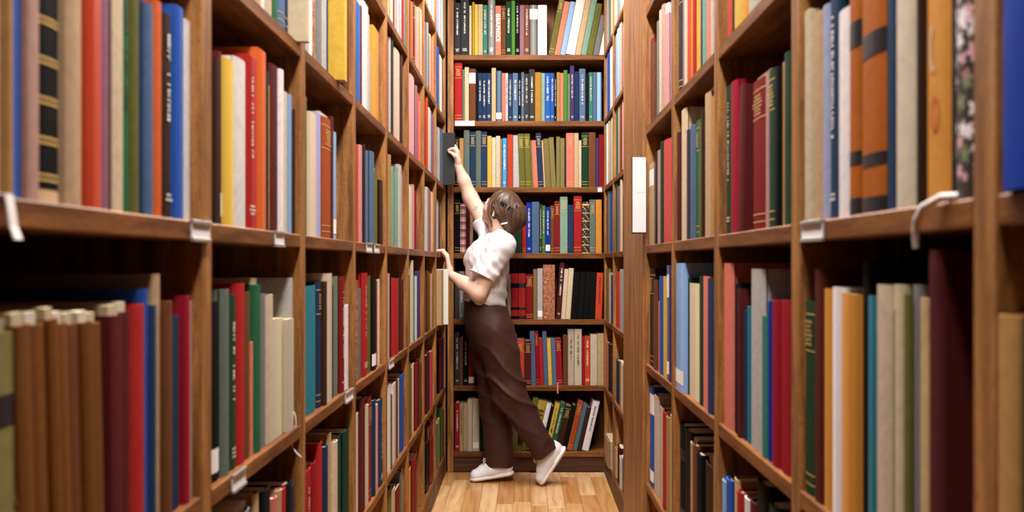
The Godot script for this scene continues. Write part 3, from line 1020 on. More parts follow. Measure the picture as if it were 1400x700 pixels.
func dress(b: Dictionary) -> void:
	b.paper = "P" in b.feat
	b.bare = "U" in b.feat
	if b.bare:
		b.h -= 0.008 + rng.randf() * 0.006
	b.bulge = minf(0.0015, b.t * 0.1) if b.paper else minf(b.t * rng.randf_range(0.1, 0.22), 0.008)
	var c: Color = lin(PAL[b.code][1])
	var k := rng.randf_range(0.72, 0.92)
	b.col = Color(clampf(c.r * k, 0, 0.9), clampf(c.g * k * rng.randf_range(0.95, 1.05), 0, 0.9), clampf(c.b * k * rng.randf_range(0.93, 1.07), 0, 0.9))
	b.pagecol = lin(["e8dcc4", "efe6d4", "dcc9a6", "d8c3a0"][rng.randi() % 4])
	b.off = Vector2(rng.randf(), rng.randf())
	b.mat = "gloss" if b.paper else "cloth"
	for q in [["M", "marble"], ["F", "floral"], ["O", "ornament"], ["T", "tartan"]]:
		if q[0] in b.feat:
			b.mat = q[1]
			b.col = Color(1, 1, 1) if q[0] != "M" else b.col.lerp(Color(1, 1, 1), 0.6)
			b.off = Vector2.ZERO

func shelf_words(b: Dictionary) -> String:
	var s: String = ORD[6 - b.row] + (" shelf" if b.row == 6 else " shelf up")
	match b.case:
		"L":
			return "%s, %s bay from end, woman's side" % [s, NTH[7 - b.bay]]
		"R":
			return "%s, %s bay past notice" % [s, NTH[b.bay]]
		"F":
			return "%s, corner case, bay by %s" % [s, "pillar" if b.bay == 1 else "end bookcase"]
	return "%s, end bookcase" % s

func book_label(b: Dictionary, extra := "") -> String:
	var look: String = PAL[b.code][0]
	if b.mat == "marble": look = "marbled " + look
	elif b.mat == "floral": look = "floral white"
	elif b.mat == "ornament": look = "gilt-tooled black"
	elif b.mat == "tartan": look = "tartan-patterned"
	if b.set < -0.015: look = "jutting " + look
	if b.lean > 3.5 or b.lean < -2.5: look = "leaning " + look
	if extra: look = extra + " " + look
	var beside := ""
	if b.prev != "" and b.next != "":
		var p: String = PAL[b.prev][0]
		var n: String = PAL[b.next][0]
		beside = "amid %s ones" % p if p == n else "between %s and %s" % [p, n]
	elif b.prev != "" or b.next != "":
		beside = "ending row beside %s" % PAL[b.prev if b.prev != "" else b.next][0]
	return "%s book %s, %s" % [look, beside, shelf_words(b)]

func build_books() -> void:
	rng.seed = 4242
	tables()
	size_books()
	for b in books:
		dress(b)
	var order := range(books.size())
	order.sort_custom(func(p, q): return books[p].area > books[q].area if books[p].area != books[q].area else p < q)
	var chosen := {}
	for i in min(300, order.size()):
		chosen[order[i]] = true
	var count := {}
	for i in books.size():
		if chosen.has(i):
			var l := book_label(books[i])
			count[l] = count.get(l, []) + [i]
	var text := {}
	for l in count:
		var list: Array = count[l]
		for i in list:
			text[i] = l
		if list.size() > 1:                       # tell look-alikes apart by size where they differ
			list.sort_custom(func(p, q): return books[p].h > books[q].h)
			var d: float = books[list[0]].h - books[list[-1]].h
			list.sort_custom(func(p, q): return books[p].t > books[q].t)
			var dt: float = books[list[0]].t - books[list[-1]].t
			if list.size() == 2 and d > 0.012:
				list.sort_custom(func(p, q): return books[p].h > books[q].h)
				text[list[0]] = book_label(books[list[0]], "taller")
				text[list[1]] = book_label(books[list[1]], "shorter")
			elif list.size() == 2 and dt > 0.006:
				text[list[0]] = book_label(books[list[0]], "thicker")
				text[list[1]] = book_label(books[list[1]], "thinner")
	var far := MB.new()
	var farp := MB.new()
	for i in books.size():
		var b: Dictionary = books[i]
		var xf := book_xf(b)
		if chosen.has(i):
			var o := thing("book", text[i], "book", xf.origin, "books, " + shelf_words(b))
			o.basis = xf.basis
			var m := MB.new()
			m.col = b.col
			m.off = b.off
			cover_into(m, b)
			part("cover", m, M[b.mat], o)
			var p := MB.new()
			pages_into(p, b)
			part("pages", p, M.pages, o)
			for q in print_parts(b):
				part(q[0], q[1], M.print, o)
		else:
			far.xf = xf
			far.col = b.col
			far.off = b.off
			cover_into(far, b)
			farp.xf = xf
			pages_into(farp, b)
			for q in print_parts(b):
				var from: MB = q[1]
				var base := far.v.size()
				for k in from.v.size():
					far.col = from.c[k]
					far.vert(from.v[k], from.n[k], Vector2.ZERO)
				for k in from.ix:
					far.ix.append(base + k)
	var s := thing("distant_books", "remaining small book spines filling the far bays and shelf ends", "books")
	s.set_meta("kind", "stuff")
	part("covers", far, M.cloth, s).set_meta("kind", "stuff")
	part("pages", farp, M.pages, s).set_meta("kind", "stuff")
	print("books ", books.size(), " smallest chosen ", books[order[min(299, order.size() - 1)]].area)

func build_room() -> void:
	var m := MB.new()
	m.box(Vector3(-3, -0.12, -6), Vector3(3, -0.012, 3.2), 0.0, 2)
	var fl := structure("floor", m, M.floor, "pale varnished hardwood strip floor of the aisle", "floor")
	rng.seed = 55
	var w := 0.0845
	var x := -0.4417 - 0.03
	while x < 0.47:
		var z := -ZE + 0.012
		z += -rng.randf_range(0.0, 0.45)
		while z < -2.2:
			var l := rng.randf_range(0.35, 0.8)
			var z0: float = max(z, -ZE - 0.001 + 0.0)
			var z1: float = z + l
			if z1 > z0 + 0.02:
				var pb := MB.new()
				pb.off = Vector2(rng.randf(), rng.randf())
				var hh := rng.randf_range(-0.0004, 0.0)
				pb.box(Vector3(x + 0.0006, -0.012, z0 + 0.0006), Vector3(x + w - 0.0006, hh, z1 - 0.0006), 0.0008, 2)
				part("plank", pb, M["plank%d" % (rng.randi() % 5)], fl)
			z += l
		x += w
	var c := MB.new()
	c.box(Vector3(-3, 3.05, -6), Vector3(3, 3.17, 3.2), 0.0, 0)
	structure("ceiling", c, M.ceiling, "plain pale ceiling above the bookcases", "ceiling")
	for q in [["wall_back", Vector3(-3, -0.12, -6.1), Vector3(3, 3.17, -6)], ["wall_front", Vector3(-3, -0.12, 3.2), Vector3(3, 3.17, 3.3)], ["wall_left", Vector3(-3.1, -0.12, -6.1), Vector3(-3, 3.17, 3.3)], ["wall_right", Vector3(3, -0.12, -6.1), Vector3(3.1, 3.17, 3.3)]]:
		var wl := MB.new()
		wl.box(q[1], q[2], 0.0, 0)
		structure(q[0], wl, M.wall, "plain painted library wall behind the bookcases", "wall")

func build_lamps() -> void:
	for q in LAMPS:
		var o := thing("ceiling_light", "long white strip light on the ceiling above the aisle", "ceiling light", Vector3(q[0], 2.96, q[1]), "ceiling strip lights")
		var hm := MB.new()
		hm.box(Vector3(-0.11, 0.03, -0.62), Vector3(0.11, 0.09, 0.62), 0.006, 2)
		part("housing", hm, M.housing, o)
		var dm := MB.new()
		dm.box(Vector3(-0.095, 0.0, -0.6), Vector3(0.095, 0.03, 0.6), 0.008, 2)
		part("diffuser", dm, M.lamp, o)
		var a := AreaLight3D.new()
		a.name = "lamp_light"
		a.area_size = Vector2(0.19, 1.2)
		a.light_energy = q[2]
		a.light_color = Color("fffaf6")
		a.shadow_enabled = true
		a.area_range = 12.0
		a.position = Vector3(0, -0.005, 0)
		a.rotation = Vector3(-PI / 2, 0, 0)
		o.add_child(a)

const LAMPS := [[0.0, -4.0, 10.5], [0.0, -2.2, 11.0], [0.0, -0.6, 11.0]]

func _ready() -> void:
	var cam := Camera3D.new()
	cam.name = "camera"
	var ca := CameraAttributesPhysical.new()
	ca.frustum_focal_length = 35.0
	ca.frustum_focus_distance = 4.95
	ca.exposure_aperture = 5.6
	cam.attributes = ca
	cam.projection = Camera3D.PROJECTION_FRUSTUM
	cam.near = 0.05
	cam.far = 100.0
	cam.size = 0.05 * 700.0 / F
	cam.frustum_offset = Vector2((700.0 - VX) / F, (VY - 350.0) / F) * 0.05
	cam.position = Vector3(0, EYE, 0)
	add_child(cam)
	cam.current = true
	var we := WorldEnvironment.new()
	we.name = "environment"
	var e := Environment.new()
	e.background_mode = Environment.BG_COLOR
	e.background_color = Color(0, 0, 0)
	e.tonemap_mode = Environment.TONE_MAPPER_LINEAR
	e.tonemap_exposure = 0.74
	e.sdfgi_enabled = true
	e.ssao_enabled = true
	e.ssil_enabled = true
	we.environment = e
	add_child(we)
	build_lamps_first()
	build_room()
	rng.seed = 8
	build_cases()
	build_books()
	print("books done ", Time.get_ticks_msec())
	build_details()
	build_person()
	print("person done ", Time.get_ticks_msec())

func build_lamps_first() -> void:
	make_materials()
	build_lamps()

# ------------------------------------------------------------------ small things on the shelves
func label_holder(kind: String, x0: float, x1: float, row: int, label: String) -> void:
	var shelf: float = EYE + ROWS[row]
	var o := thing("label_holder", label, "label holder", Vector3.ZERO, "shelf-edge label holders")
	var lo: Vector3
	var hi: Vector3
	var out: Vector3
	if kind == "E":
		lo = Vector3((x0 - VX) * ZE / F, shelf - BOARD - 0.003, -ZE + 0.0003)
		hi = Vector3((x1 - VX) * ZE / F, shelf + 0.0008, -ZE + 0.005)
		out = Vector3(0, 0, 1)
	else:
		var plane: float = {"L": A, "R": B}[kind]
		var za := px_z(x0, plane)
		var zb := px_z(x1, plane)
		var s := -1.0 if kind == "L" else 1.0
		lo = Vector3(s * plane, shelf - BOARD - 0.002, -max(za, zb))
		hi = Vector3(s * plane - s * 0.006, shelf + 0.001, -min(za, zb))
		var l2 := lo.min(hi)
		hi = lo.max(hi)
		lo = l2
		out = Vector3(-s, 0, 0)
	o.position = lo
	var size := hi - lo
	var ax := 2 if kind != "E" else 0
	var f := MB.new()                                     # back plate with two rails
	var rail := 0.005
	var inner_lo := Vector3.ZERO
	var inner_hi := size
	if kind == "L":
		inner_hi.x = size.x * 0.35
	elif kind == "R":
		inner_lo.x = size.x * 0.65
	else:
		inner_hi.z = size.z * 0.35
	f.box(inner_lo, inner_hi, 0.0003, ax)
	f.box(Vector3.ZERO, Vector3(size.x, rail, size.z), 0.0005, ax)
	f.box(Vector3(0, size.y - rail, 0), size, 0.0005, ax)
	part("holder", f, M.steel, o)
	var c := MB.new()
	var cl := Vector3(0.0006, rail + 0.0005, 0.0006)
	var chh := size - Vector3(0.0006, rail + 0.0005, 0.0006)
	if kind == "L":
		cl.x = size.x * 0.36
		chh.x = size.x * 0.6
	elif kind == "R":
		cl.x = size.x * 0.4
		chh.x = size.x * 0.64
	else:
		cl.z = size.z * 0.36
		chh.z = size.z * 0.6
	c.box(cl, chh, 0.0, ax)
	part("card", c, M.paper, o)

func build_details() -> void:
	label_holder("L", 259, 284, 3, "metal label holder on shelf edge beside upright, seventh and eighth bay")
	label_holder("L", 374, 386, 3, "metal label holder under maroon and cream books, fourth shelf up")
	label_holder("L", 500, 507, 3, "label holder on shelf edge below paired slate-blue books")
	label_holder("L", 511, 517, 3, "label holder on shelf edge below olive book with pale tag")
	label_holder("L", 315, 333, 4, "label holder on shelf edge below tall grey-green book, third shelf up")
	label_holder("L", 471, 481, 4, "label holder on shelf edge below white book, third shelf up")
	label_holder("L", 531, 537, 4, "label holder on shelf edge below paired red books")
	label_holder("R", 1099, 1128, 3, "label holder on shelf edge below cream, beige and lavender books")
	label_holder("E", 622, 649, 1, "wide white label holder on end bookcase below thick red book")
	label_holder("E", 817, 823, 2, "small label holder at the end of end bookcase's fifth shelf")
	# notice sticking out of the last upright
	var n := thing("notice", "narrow upright white notice in a black holder on the bookcase upright", "notice", Vector3(B, EYE, -2.905))
	var hl := at_px(865.0, 318.5, 2.9) - n.position
	var hh := at_px(884.5, 215.0, 2.9) - n.position
	hh.x = -0.0006
	var m := MB.new()
	m.box(Vector3(hl.x - 0.0025, hl.y - 0.002, -0.008), Vector3(hh.x, hh.y + 0.001, 0.0), 0.001, 1)
	part("holder", m, M.black, n)
	var c := MB.new()
	c.box(Vector3(hl.x, hl.y + 0.002, 0.0002), Vector3(hh.x - 0.001, hh.y, 0.0022), 0.0004, 1)
	part("card", c, M.paper, n)
	var t := MB.new()
	t.col = lin("8d8a8c")
	rng.seed = 31
	var tx: float = hl.x + 0.014
	while tx < hh.x - 0.006:
		var l := rng.randf_range(0.001, 0.0025)
		t.quad(Vector3(tx, 0.224, 0.0025), Vector3(tx + l, 0.224, 0.0025), Vector3(tx + l, 0.226, 0.0025), Vector3(tx, 0.226, 0.0025))
		tx += l + 0.0012
	part("lettering", t, M.print, n)
	# straps and strings hanging over shelf edges
	var s1 := MB.new()
	var e3: float = EYE + ROWS[3]
	var zc := 0.775
	var pts := []
	for q in [[-0.49, 0.003], [-0.45, 0.003], [-0.4365, 0.001], [-0.4345, -0.012], [-0.4325, -0.026], [-0.4285, -0.037]]:
		pts.append(Vector3(q[0], e3 + q[1], -zc))
	s1.ribbon(pts, Vector3(0, 0, 1), 0.012, 0.0016)
	var o := thing("strap", "short white strap hanging over shelf edge below white book, eighth bay", "strap", Vector3.ZERO)
	part("webbing", s1, M.ribbon, o)
	var s2 := MB.new()
	pts = []
	for q in [[0.43, 0.002, 0.83], [0.40, 0.004, 0.832], [0.386, 0.004, 0.845], [0.378, -0.004, 0.865], [0.377, -0.016, 0.877], [0.378, -0.03, 0.882], [0.379, -0.042, 0.884]]:
		pts.append(Vector3(q[0], e3 + q[1], -q[2]))
	s2.tube(pts, [0.004, 0.004, 0.004, 0.004, 0.0038, 0.0036, 0.003], 8)
	o = thing("strap", "white cord looping over shelf edge below black book and floral spine", "strap", Vector3.ZERO)
	part("cord", s2, M.ribbon, o)
	var s3 := MB.new()
	pts = []
	for q in [[397, 566], [401, 562], [404, 570], [405, 580], [401, 590], [398, 600], [400, 612], [406, 620], [412, 625]]:
		pts.append(at_px(q[0], q[1], 1.775))
	s3.tube(pts, [0.0012, 0.0013, 0.0013, 0.0013, 0.0013, 0.0013, 0.0013, 0.0013, 0.001], 6)
	o = thing("string", "loose pale string dangling from the cream bundle by the upright", "string", Vector3.ZERO)
	part("thread", s3, M.ribbon, o)
	var s4 := MB.new()
	pts = []
	for q in [[762.4, 523], [762.6, 528], [762.2, 533], [762.8, 538]]:
		pts.append(at_px(q[0], q[1], ZE - 0.004))
	s4.ribbon(pts, Vector3(1, 0, 0), 0.007, 0.0006)
	o = thing("bookmark", "coral bookmark ribbon hanging below crimson book on end bookcase", "bookmark", Vector3.ZERO)
	var rm := mat(Color("e0806a"), 0.7)
	part("ribbon", s4, rm, o)

# ------------------------------------------------------------------ the woman
const WZ := 4.95                                          # depth she stands at

func P(x: float, y: float, dz := 0.0) -> Vector3:         # point of her body; dz = metres towards the camera
	return at_px(x, y, WZ - dz)

class BodySkin extends Field:
	var marks := []
	func tint(p: Vector3) -> Color:
		var c := Color("d9b29c").srgb_to_linear()
		for m in marks:
			var ab: Vector3 = m[1] - m[0]
			var t := clampf((p - m[0]).dot(ab) / ab.length_squared(), 0.0, 1.0)
			if p.distance_to(m[0] + ab * t) < m[2]:
				c = c.lerp(m[3], m[4])
		return c

class ShirtCloth extends Field:
	var hip: Vector3
	var arm: Vector3
	func bend(p: Vector3, n: Vector3) -> Vector3:
		var q := p - hip
		var low := clampf(1.0 - q.y / 0.22, 0.0, 1.0)
		var f := sin(q.y * 95.0 + q.x * 60.0 + 3.0 * sin(q.x * 22.0 + q.z * 9.0)) * 0.0035 * (0.35 + low)
		f += sin(q.x * 70.0 - q.y * 38.0 + q.z * 40.0 + 2.0 * sin(q.y * 18.0)) * 0.0028
		f += sin(q.z * 55.0 + q.y * 25.0) * 0.0016
		var s := p - arm
		if s.length() < 0.13:
			f += sin(s.x * 120.0 + s.y * 90.0 + s.z * 30.0) * 0.003
		return p + n * f

class TrouserCloth extends Field:
	var knee: Vector3
	var knee2: Vector3
	func bend(p: Vector3, n: Vector3) -> Vector3:
		var q := p - knee
		var d := q.length()
		# sagging diagonal folds gathered behind the bent knee
		var w := exp(-d * d / 0.055)
		var wob := 0.6 * sin(q.x * 21.0 + q.z * 13.0) + 0.4 * sin(q.y * 17.0)
		var ph := q.y * 50.0 + q.x * 34.0 + 1.6 * wob
		var r := 1.0 - absf(sin(ph * 0.5))
		var f := (r * r - 0.33) * 0.02 * w
		var q2 := p - knee2
		f += (pow(1.0 - absf(sin(q2.x * 24.0 - q2.y * 6.0 + q2.z * 19.0 + wob)), 2.0) - 0.25) * 0.0045 * clampf(1.0 - q2.y * 2.2, 0.25, 1.0)
		f += sin(q.x * 46.0 + q.y * 12.0 + 2.0 * sin(q.y * 8.0)) * 0.0026
		return p + n * f

class HairShell extends Field:
	var crown: Vector3
	func bend(p: Vector3, n: Vector3) -> Vector3:
		var q := p - crown
		var a := atan2(q.z, q.x)
		var far := smoothstep(0.02, 0.07, Vector2(q.x, q.z).length())
		return p + n * (sin(a * 34.0 + q.y * 20.0) * 0.0012 + sin(a * 13.0 - q.y * 14.0) * 0.0014) * far
	func tint(_p: Vector3) -> Color:
		return Color("4f392a").srgb_to_linear()

func bounds(pts: Array, pad: float) -> Array:
	var lo: Vector3 = pts[0]
	var hi: Vector3 = pts[0]
	for p in pts:
		lo = lo.min(p)
		hi = hi.max(p)
	return [lo - Vector3.ONE * pad, hi + Vector3.ONE * pad]

func build_person() -> void:
	var base := P(690, 655, 0.0)
	base.y = 0.0
	var who := thing("person", "woman in white t-shirt, brown wide trousers and white sneakers stretching for a book", "person", base)
	var to := Transform3D(Basis.IDENTITY, -base)
	var sk := MB.new()
	sk.xf = to
	# joints
	var sh_n := P(686, 338, 0.15)
	var el_n := P(654, 401, 0.185)
	var wr_n := P(615, 375, 0.06)
	var sh_f := P(664, 306, -0.12)
	var el_f := P(643, 270, -0.145)
	var wr_f := P(626, 226, -0.115)
	var ink := lin("4b3a38")
	# hidden trunk and legs (coarse), with the neck
	var bd := bounds([P(640, 300, -0.2), P(760, 640, 0.25), P(640, 640, -0.2)], 0.08)
	var f := BodySkin.new(bd[0], bd[1], 0.014)
	f.cap(P(663, 405), P(667, 355), 0.085, 0.09, 0.03, Vector3(1, 1, 1.3))
	f.cap(P(667, 355), P(680, 332), 0.09, 0.06, 0.03, Vector3(1, 1, 1.5))
	f.cap(P(664, 410), P(668, 445), 0.085, 0.09, 0.03, Vector3(1, 1, 1.3))
	for q in [[P(674, 450, 0.07), P(697, 535, 0.08), P(744, 612, 0.07), 0.075], [P(667, 450, -0.07), P(676, 540, -0.06), P(687, 640, -0.04), 0.075]]:
		f.cap(q[0], q[1], q[3], 0.05, 0.02)
		f.cap(q[1], q[2], 0.05, 0.034, 0.02)
	f.cap(P(682, 330), P(668, 316, -0.1), 0.05, 0.045, 0.03)
	f.cap(P(682, 332), P(686, 338, 0.12), 0.045, 0.04, 0.03)
	f.nets(sk)
	# head and neck
	var c := P(690, 287, -0.01)
	var fd := Vector3(-0.8, 0.3, -0.52).normalized()
	var hu := (Vector3(0.3, 0.95, 0.0) - fd * fd.dot(Vector3(0.3, 0.95, 0.0))).normalized()
	var hs := fd.cross(hu).normalized()                   # her right side, away from the camera or towards it
	if hs.z < 0.0:
		hs = -hs
	bd = bounds([c + Vector3(0.13, 0.12, 0.12), c - Vector3(0.16, 0.12, 0.15), P(684, 330, 0.0)], 0.03)
	f = BodySkin.new(bd[0], bd[1], 0.0045)
	f.cap(c - fd * 0.015, c + fd * 0.03, 0.084, 0.078, 0.02)
	f.cap(c + fd * 0.05 - hu * 0.01, c + fd * 0.07 - hu * 0.055, 0.058, 0.042, 0.03)
	f.cap(c + fd * 0.075 - hu * 0.06, c + fd * 0.1 - hu * 0.075, 0.036, 0.02, 0.02)          # jaw to chin
	for s in [-1.0, 1.0]:
		f.cap(c + fd * 0.02 - hu * 0.055 + hs * s * 0.048, c + fd * 0.085 - hu * 0.075 + hs * s * 0.014, 0.024, 0.018, 0.02)
		f.cap(c + fd * 0.083 - hu * 0.02 + hs * s * 0.036, c + fd * 0.07 - hu * 0.03 + hs * s * 0.05, 0.02, 0.018, 0.02)   # cheekbones
		f.cap(c + fd * 0.1 + hu * 0.018 + hs * s * 0.015, c + fd * 0.09 + hu * 0.02 + hs * s * 0.045, 0.009, 0.008, 0.012)  # brows
		f.cap(c + fd * 0.112 + hs * s * 0.031 + hu * 0.002, c + fd * 0.112 + hs * s * 0.035 + hu * 0.002, 0.011, 0.011, 0.01, Vector3.ONE, [], true)
		var ear: Vector3 = c - fd * 0.002 - hu * 0.02 + hs * s * 0.084
		f.cap(ear + hu * 0.022, ear - hu * 0.024 + fd * 0.006, 0.012, 0.008, 0.006)
		f.cap(ear + hu * 0.01 + hs * s * 0.012, ear - hu * 0.008 + hs * s * 0.012, 0.005, 0.004, 0.004, Vector3.ONE, [], true)
	f.cap(c + fd * 0.105 + hu * 0.005, c + fd * 0.128 - hu * 0.028, 0.009, 0.011, 0.01)        # nose
	f.cap(c + fd * 0.113 - hu * 0.048 + hs * 0.016, c + fd * 0.113 - hu * 0.048 - hs * 0.016, 0.006, 0.006, 0.006)
	f.cap(c + fd * 0.111 - hu * 0.057 + hs * 0.013, c + fd * 0.111 - hu * 0.057 - hs * 0.013, 0.0065, 0.0065, 0.006)
	f.marks.append([c + fd * 0.118 - hu * 0.052 + hs * 0.018, c + fd * 0.118 - hu * 0.052 - hs * 0.018, 0.011, lin("b5645a"), 0.7])
	f.cap(P(685, 328, 0.0), P(679, 300, -0.005), 0.056, 0.05, 0.025)
	f.nets(sk)
	# arms
	bd = bounds([sh_n, el_n, wr_n, P(610, 372, 0.05)], 0.06)
	f = BodySkin.new(bd[0], bd[1], 0.005)
	f.cap(sh_n, el_n, 0.045, 0.042, 0.02)
	f.cap(el_n, P(634, 387, 0.125), 0.041, 0.035, 0.02)
	f.cap(P(634, 387, 0.125), wr_n, 0.035, 0.023, 0.02)
	f.marks = [[P(627, 395, 0.13), P(619, 388, 0.1), 0.009, ink, 0.75], [P(631, 396, 0.15), P(628, 397, 0.15), 0.008, ink, 0.6]]
	f.nets(sk)
	bd = bounds([sh_f, el_f, wr_f], 0.07)
	f = BodySkin.new(bd[0], bd[1], 0.005)
	f.cap(sh_f, el_f, 0.05, 0.041, 0.02)
	f.cap(el_f, P(634, 247, -0.135), 0.041, 0.034, 0.02)
	f.cap(P(634, 247, -0.135), wr_f, 0.034, 0.022, 0.02)
	var tt := P(650, 285, -0.09)
	for q in [[-3, 1, 0, -3], [0, -3, 3, -1], [3, -1, 0, 2], [0, 2, -3, 1]]:
		f.marks.append([tt + Vector3(q[0], -q[1], 0) * 0.004, tt + Vector3(q[2], -q[3], 0) * 0.004, 0.0034, ink, 0.5])
	f.nets(sk)
	# hand on the shelf edge
	bd = bounds([wr_n, P(596, 340, 0.09), P(618, 378, -0.05)], 0.02)
	f = BodySkin.new(bd[0], bd[1], 0.003)
	var kn := [P(611.5, 350.5, 0.0), P(611, 349, 0.021), P(611, 349.5, 0.042), P(611.5, 352, 0.062)]
	f.cap(wr_n, P(614, 368, 0.045), 0.023, 0.022, 0.012)
	for i in 4:
		f.cap(P(614.5, 371, 0.025 + i * 0.014), kn[i], 0.015, 0.0115, 0.01)
		var l: float = [0.9, 1.0, 0.94, 0.72][i]
		var k0: Vector3 = kn[i]
		var k1 := k0 + Vector3(-0.020, 0.026, 0.001 * i) * l
		var k2 := k1 + Vector3(-0.022, 0.001, 0.001 * i) * l
		var k3 := k2 + Vector3(-0.016, -0.009, 0.0) * l
		k1.y = minf(k1.y, EYE + ROWS[3] + 0.016)
		k2.y = EYE + ROWS[3] + 0.011
		k3.y = EYE + ROWS[3] + 0.0082
		f.cap(k0, k1, 0.0105, 0.009, 0.004)
		f.cap(k1, k2, 0.009, 0.0082, 0.003)
		f.cap(k2, k3, 0.0082, 0.0072, 0.003)
	f.cap(P(614, 368, 0.02), P(611.5, 359, -0.012), 0.014, 0.011, 0.008)
	f.cap(P(611.5, 359, -0.012), P(608.5, 352, -0.026), 0.0105, 0.0095, 0.003)
	f.cap(P(608.5, 352, -0.026), P(606.5, 346.5, -0.032), 0.0095, 0.008, 0.003)
	f.nets(sk)
	# hand on the pulled-out book
	bd = bounds([wr_f, P(608, 198, -0.2), P(630, 232, -0.06)], 0.02)
	f = BodySkin.new(bd[0], bd[1], 0.003)
	f.cap(wr_f, P(625.5, 219, -0.118), 0.0215, 0.021, 0.012)
	kn = [P(624.2, 208.5, -0.092), P(625.2, 207, -0.112), P(626, 208, -0.132), P(626.5, 211, -0.15)]
	for i in 4:
		f.cap(P(626, 221, -0.1 - i * 0.012), kn[i], 0.014, 0.0112, 0.01)
		var l: float = [0.92, 1.0, 0.93, 0.75][i]
		var k0: Vector3 = kn[i]
		var k1 := k0 + Vector3(-0.014, 0.03, 0.0) * l
		var k2 := k1 + Vector3(-0.02, 0.006, 0.0) * l
		var k3 := k2 + Vector3(-0.014, -0.012, 0.0) * l
		if i == 0:                                         # forefinger lies along the near cover
			k1 = P(620.5, 203.5, -0.078)
			k2 = P(616.5, 203.8, -0.0845)
			k3 = P(613.0, 205.6, -0.0885)
		f.cap(k0, k1, 0.0102, 0.009, 0.004)
		f.cap(k1, k2, 0.0088, 0.008, 0.003)
		f.cap(k2, k3, 0.008, 0.007, 0.003)
	f.cap(P(625, 219, -0.1), P(621.5, 213, -0.076), 0.013, 0.011, 0.008)
	f.cap(P(621.5, 213, -0.076), P(618, 209.5, -0.077), 0.0105, 0.0095, 0.003)
	f.cap(P(618, 209.5, -0.077), P(614.6, 208.4, -0.086), 0.009, 0.0078, 0.003)
	f.nets(sk)
	var body := part("body", sk, M.skin, who)
	# eyes
	for s in [-1.0, 1.0]:
		var em := MB.new()
		em.xf = to
		em.col = lin("e8e4e0")
		ball(em, c + fd * 0.102 + hs * s * 0.032 + hu * 0.002, 0.0115, 8)
		em.col = lin("3a2a20")
		ball(em, c + fd * 0.1105 + hs * s * 0.032 + hu * 0.003, 0.0048, 6)
		part("eye", em, M.print, who)
	# hair
	bd = bounds([c + Vector3(0.15, 0.13, 0.13), c - Vector3(0.14, 0.16, 0.14)], 0.0)
	var hf := HairShell.new(bd[0], bd[1], 0.005)
	hf.crown = P(702, 272, 0.02)
	var face_cut := [[fd, c.dot(fd) + 0.058]]
	hf.cap(P(689, 284, -0.01), P(695, 293, -0.005), 0.1, 0.098, 0.02, Vector3(1, 1, 0.95), face_cut)
	hf.cap(P(704, 300, 0.0), P(698, 312, 0.01), 0.06, 0.035, 0.03)
	hf.cap(P(694, 312, 0.03), P(697, 314, 0.02), 0.028, 0.026, 0.02)
	hf.cap(P(660, 296, 0.07), P(671, 304, 0.09), 0.04, 0.05, 0.01, Vector3.ONE, [], true)
	hf.cap(P(671, 304, 0.09), P(681, 318, 0.07), 0.05, 0.045, 0.01, Vector3.ONE, [], true)
	hf.cap(P(664, 300, 0.0), P(676, 318, 0.0), 0.05, 0.05, 0.01, Vector3.ONE, [], true)
	var hm := MB.new()
	hm.xf = to
	hf.nets(hm, true)
	# single locks combed from the crown to the gathered nape
	rng.seed = 606
	var cd := (P(702, 268, 0.01) - c).normalized()
	var nd := (P(699, 313, 0.02) - c).normalized()
	for i in 260:
		var a := TAU * rng.randf()
		var e1 := cd.cross(nd).normalized()
		var e2 := e1.cross(cd).normalized()
		var mid := (e1 * cos(a) + e2 * sin(a) + cd * 0.25).normalized()
		var pts := []
		var rad := []
		var ok := true
		var rr := rng.randf_range(0.1, 0.107)
		for k in 10:
			var t := 0.1 + 0.9 * k / 9.0
			var d := cd.slerp(mid, t * 2.0) if t < 0.5 else mid.slerp(nd, (t - 0.5) * 2.0 * 0.92)
			var p := c + Vector3(0.006, -0.003, 0.003) + d * Vector3(1.02, 1.0, 0.96) * (lerpf(0.088, rr, minf(1.0, k / 3.0)) + 0.002 * sin(t * 9.0 + i))
			if (p - c).dot(fd) > 0.06 or (p - P(671, 304, 0.07)).length() < 0.052 or (p - P(681, 318, 0.06)).length() < 0.046:
				ok = false
				break
			pts.append(p)
			rad.append(0.0017 * (1.0 - 0.5 * absf(t - 0.4)) * minf(1.0, 0.15 + k * 0.4))
		if ok or pts.size() > 4:
			hm.col = lin(["3b281e", "553c2c", "6f513c", "86664c", "4a3324"][i % 5])
			hm.tube(pts, rad, 4)
	for q in [[0.0, 0.0], [1.5, 1.0], [3.0, -1.0], [-1.5, 2.0]]:      # locks loose before the ear
		hm.col = lin("6a4b38")
		hm.tube([P(671 + q[0], 272 + q[1], 0.062), P(667.5 + q[0], 282 + q[1], 0.076), P(668 + q[0] * 0.7, 293, 0.078), P(671 + q[0] * 0.5, 303, 0.07), P(672.5 + q[0] * 0.4, 311, 0.06)], [0.002, 0.0022, 0.002, 0.0016, 0.0008], 5)
	var hair := part("hair", hm, M.hair, who)
	var hc := MB.new()
	hc.xf = to
	hc.ribbon([P(685.2, 306.2, 0.118), P(688, 305.6, 0.12), P(691, 305.0, 0.119), P(693.6, 304.6, 0.115)], Vector3(0.1, 1, 0).normalized(), 0.0075, 0.003)
	part("hair_clip", hc, mat(Color("f3e6d6"), 0.3), hair)
	var hb := MB.new()
	hb.xf = to
	var ring := []
	for k in 13:
		var a := TAU * k / 12.0
		ring.append(P(698.5, 316, 0.018) + Vector3(cos(a) * 0.021, sin(a) * 0.008, sin(a) * 0.021))
	var rr2 := []
	rr2.resize(13)
	rr2.fill(0.005)
	hb.tube(ring, rr2, 6)
	part("hair_tie", hb, mat(Color("8c2a30"), 0.7), hair)
	var er := MB.new()
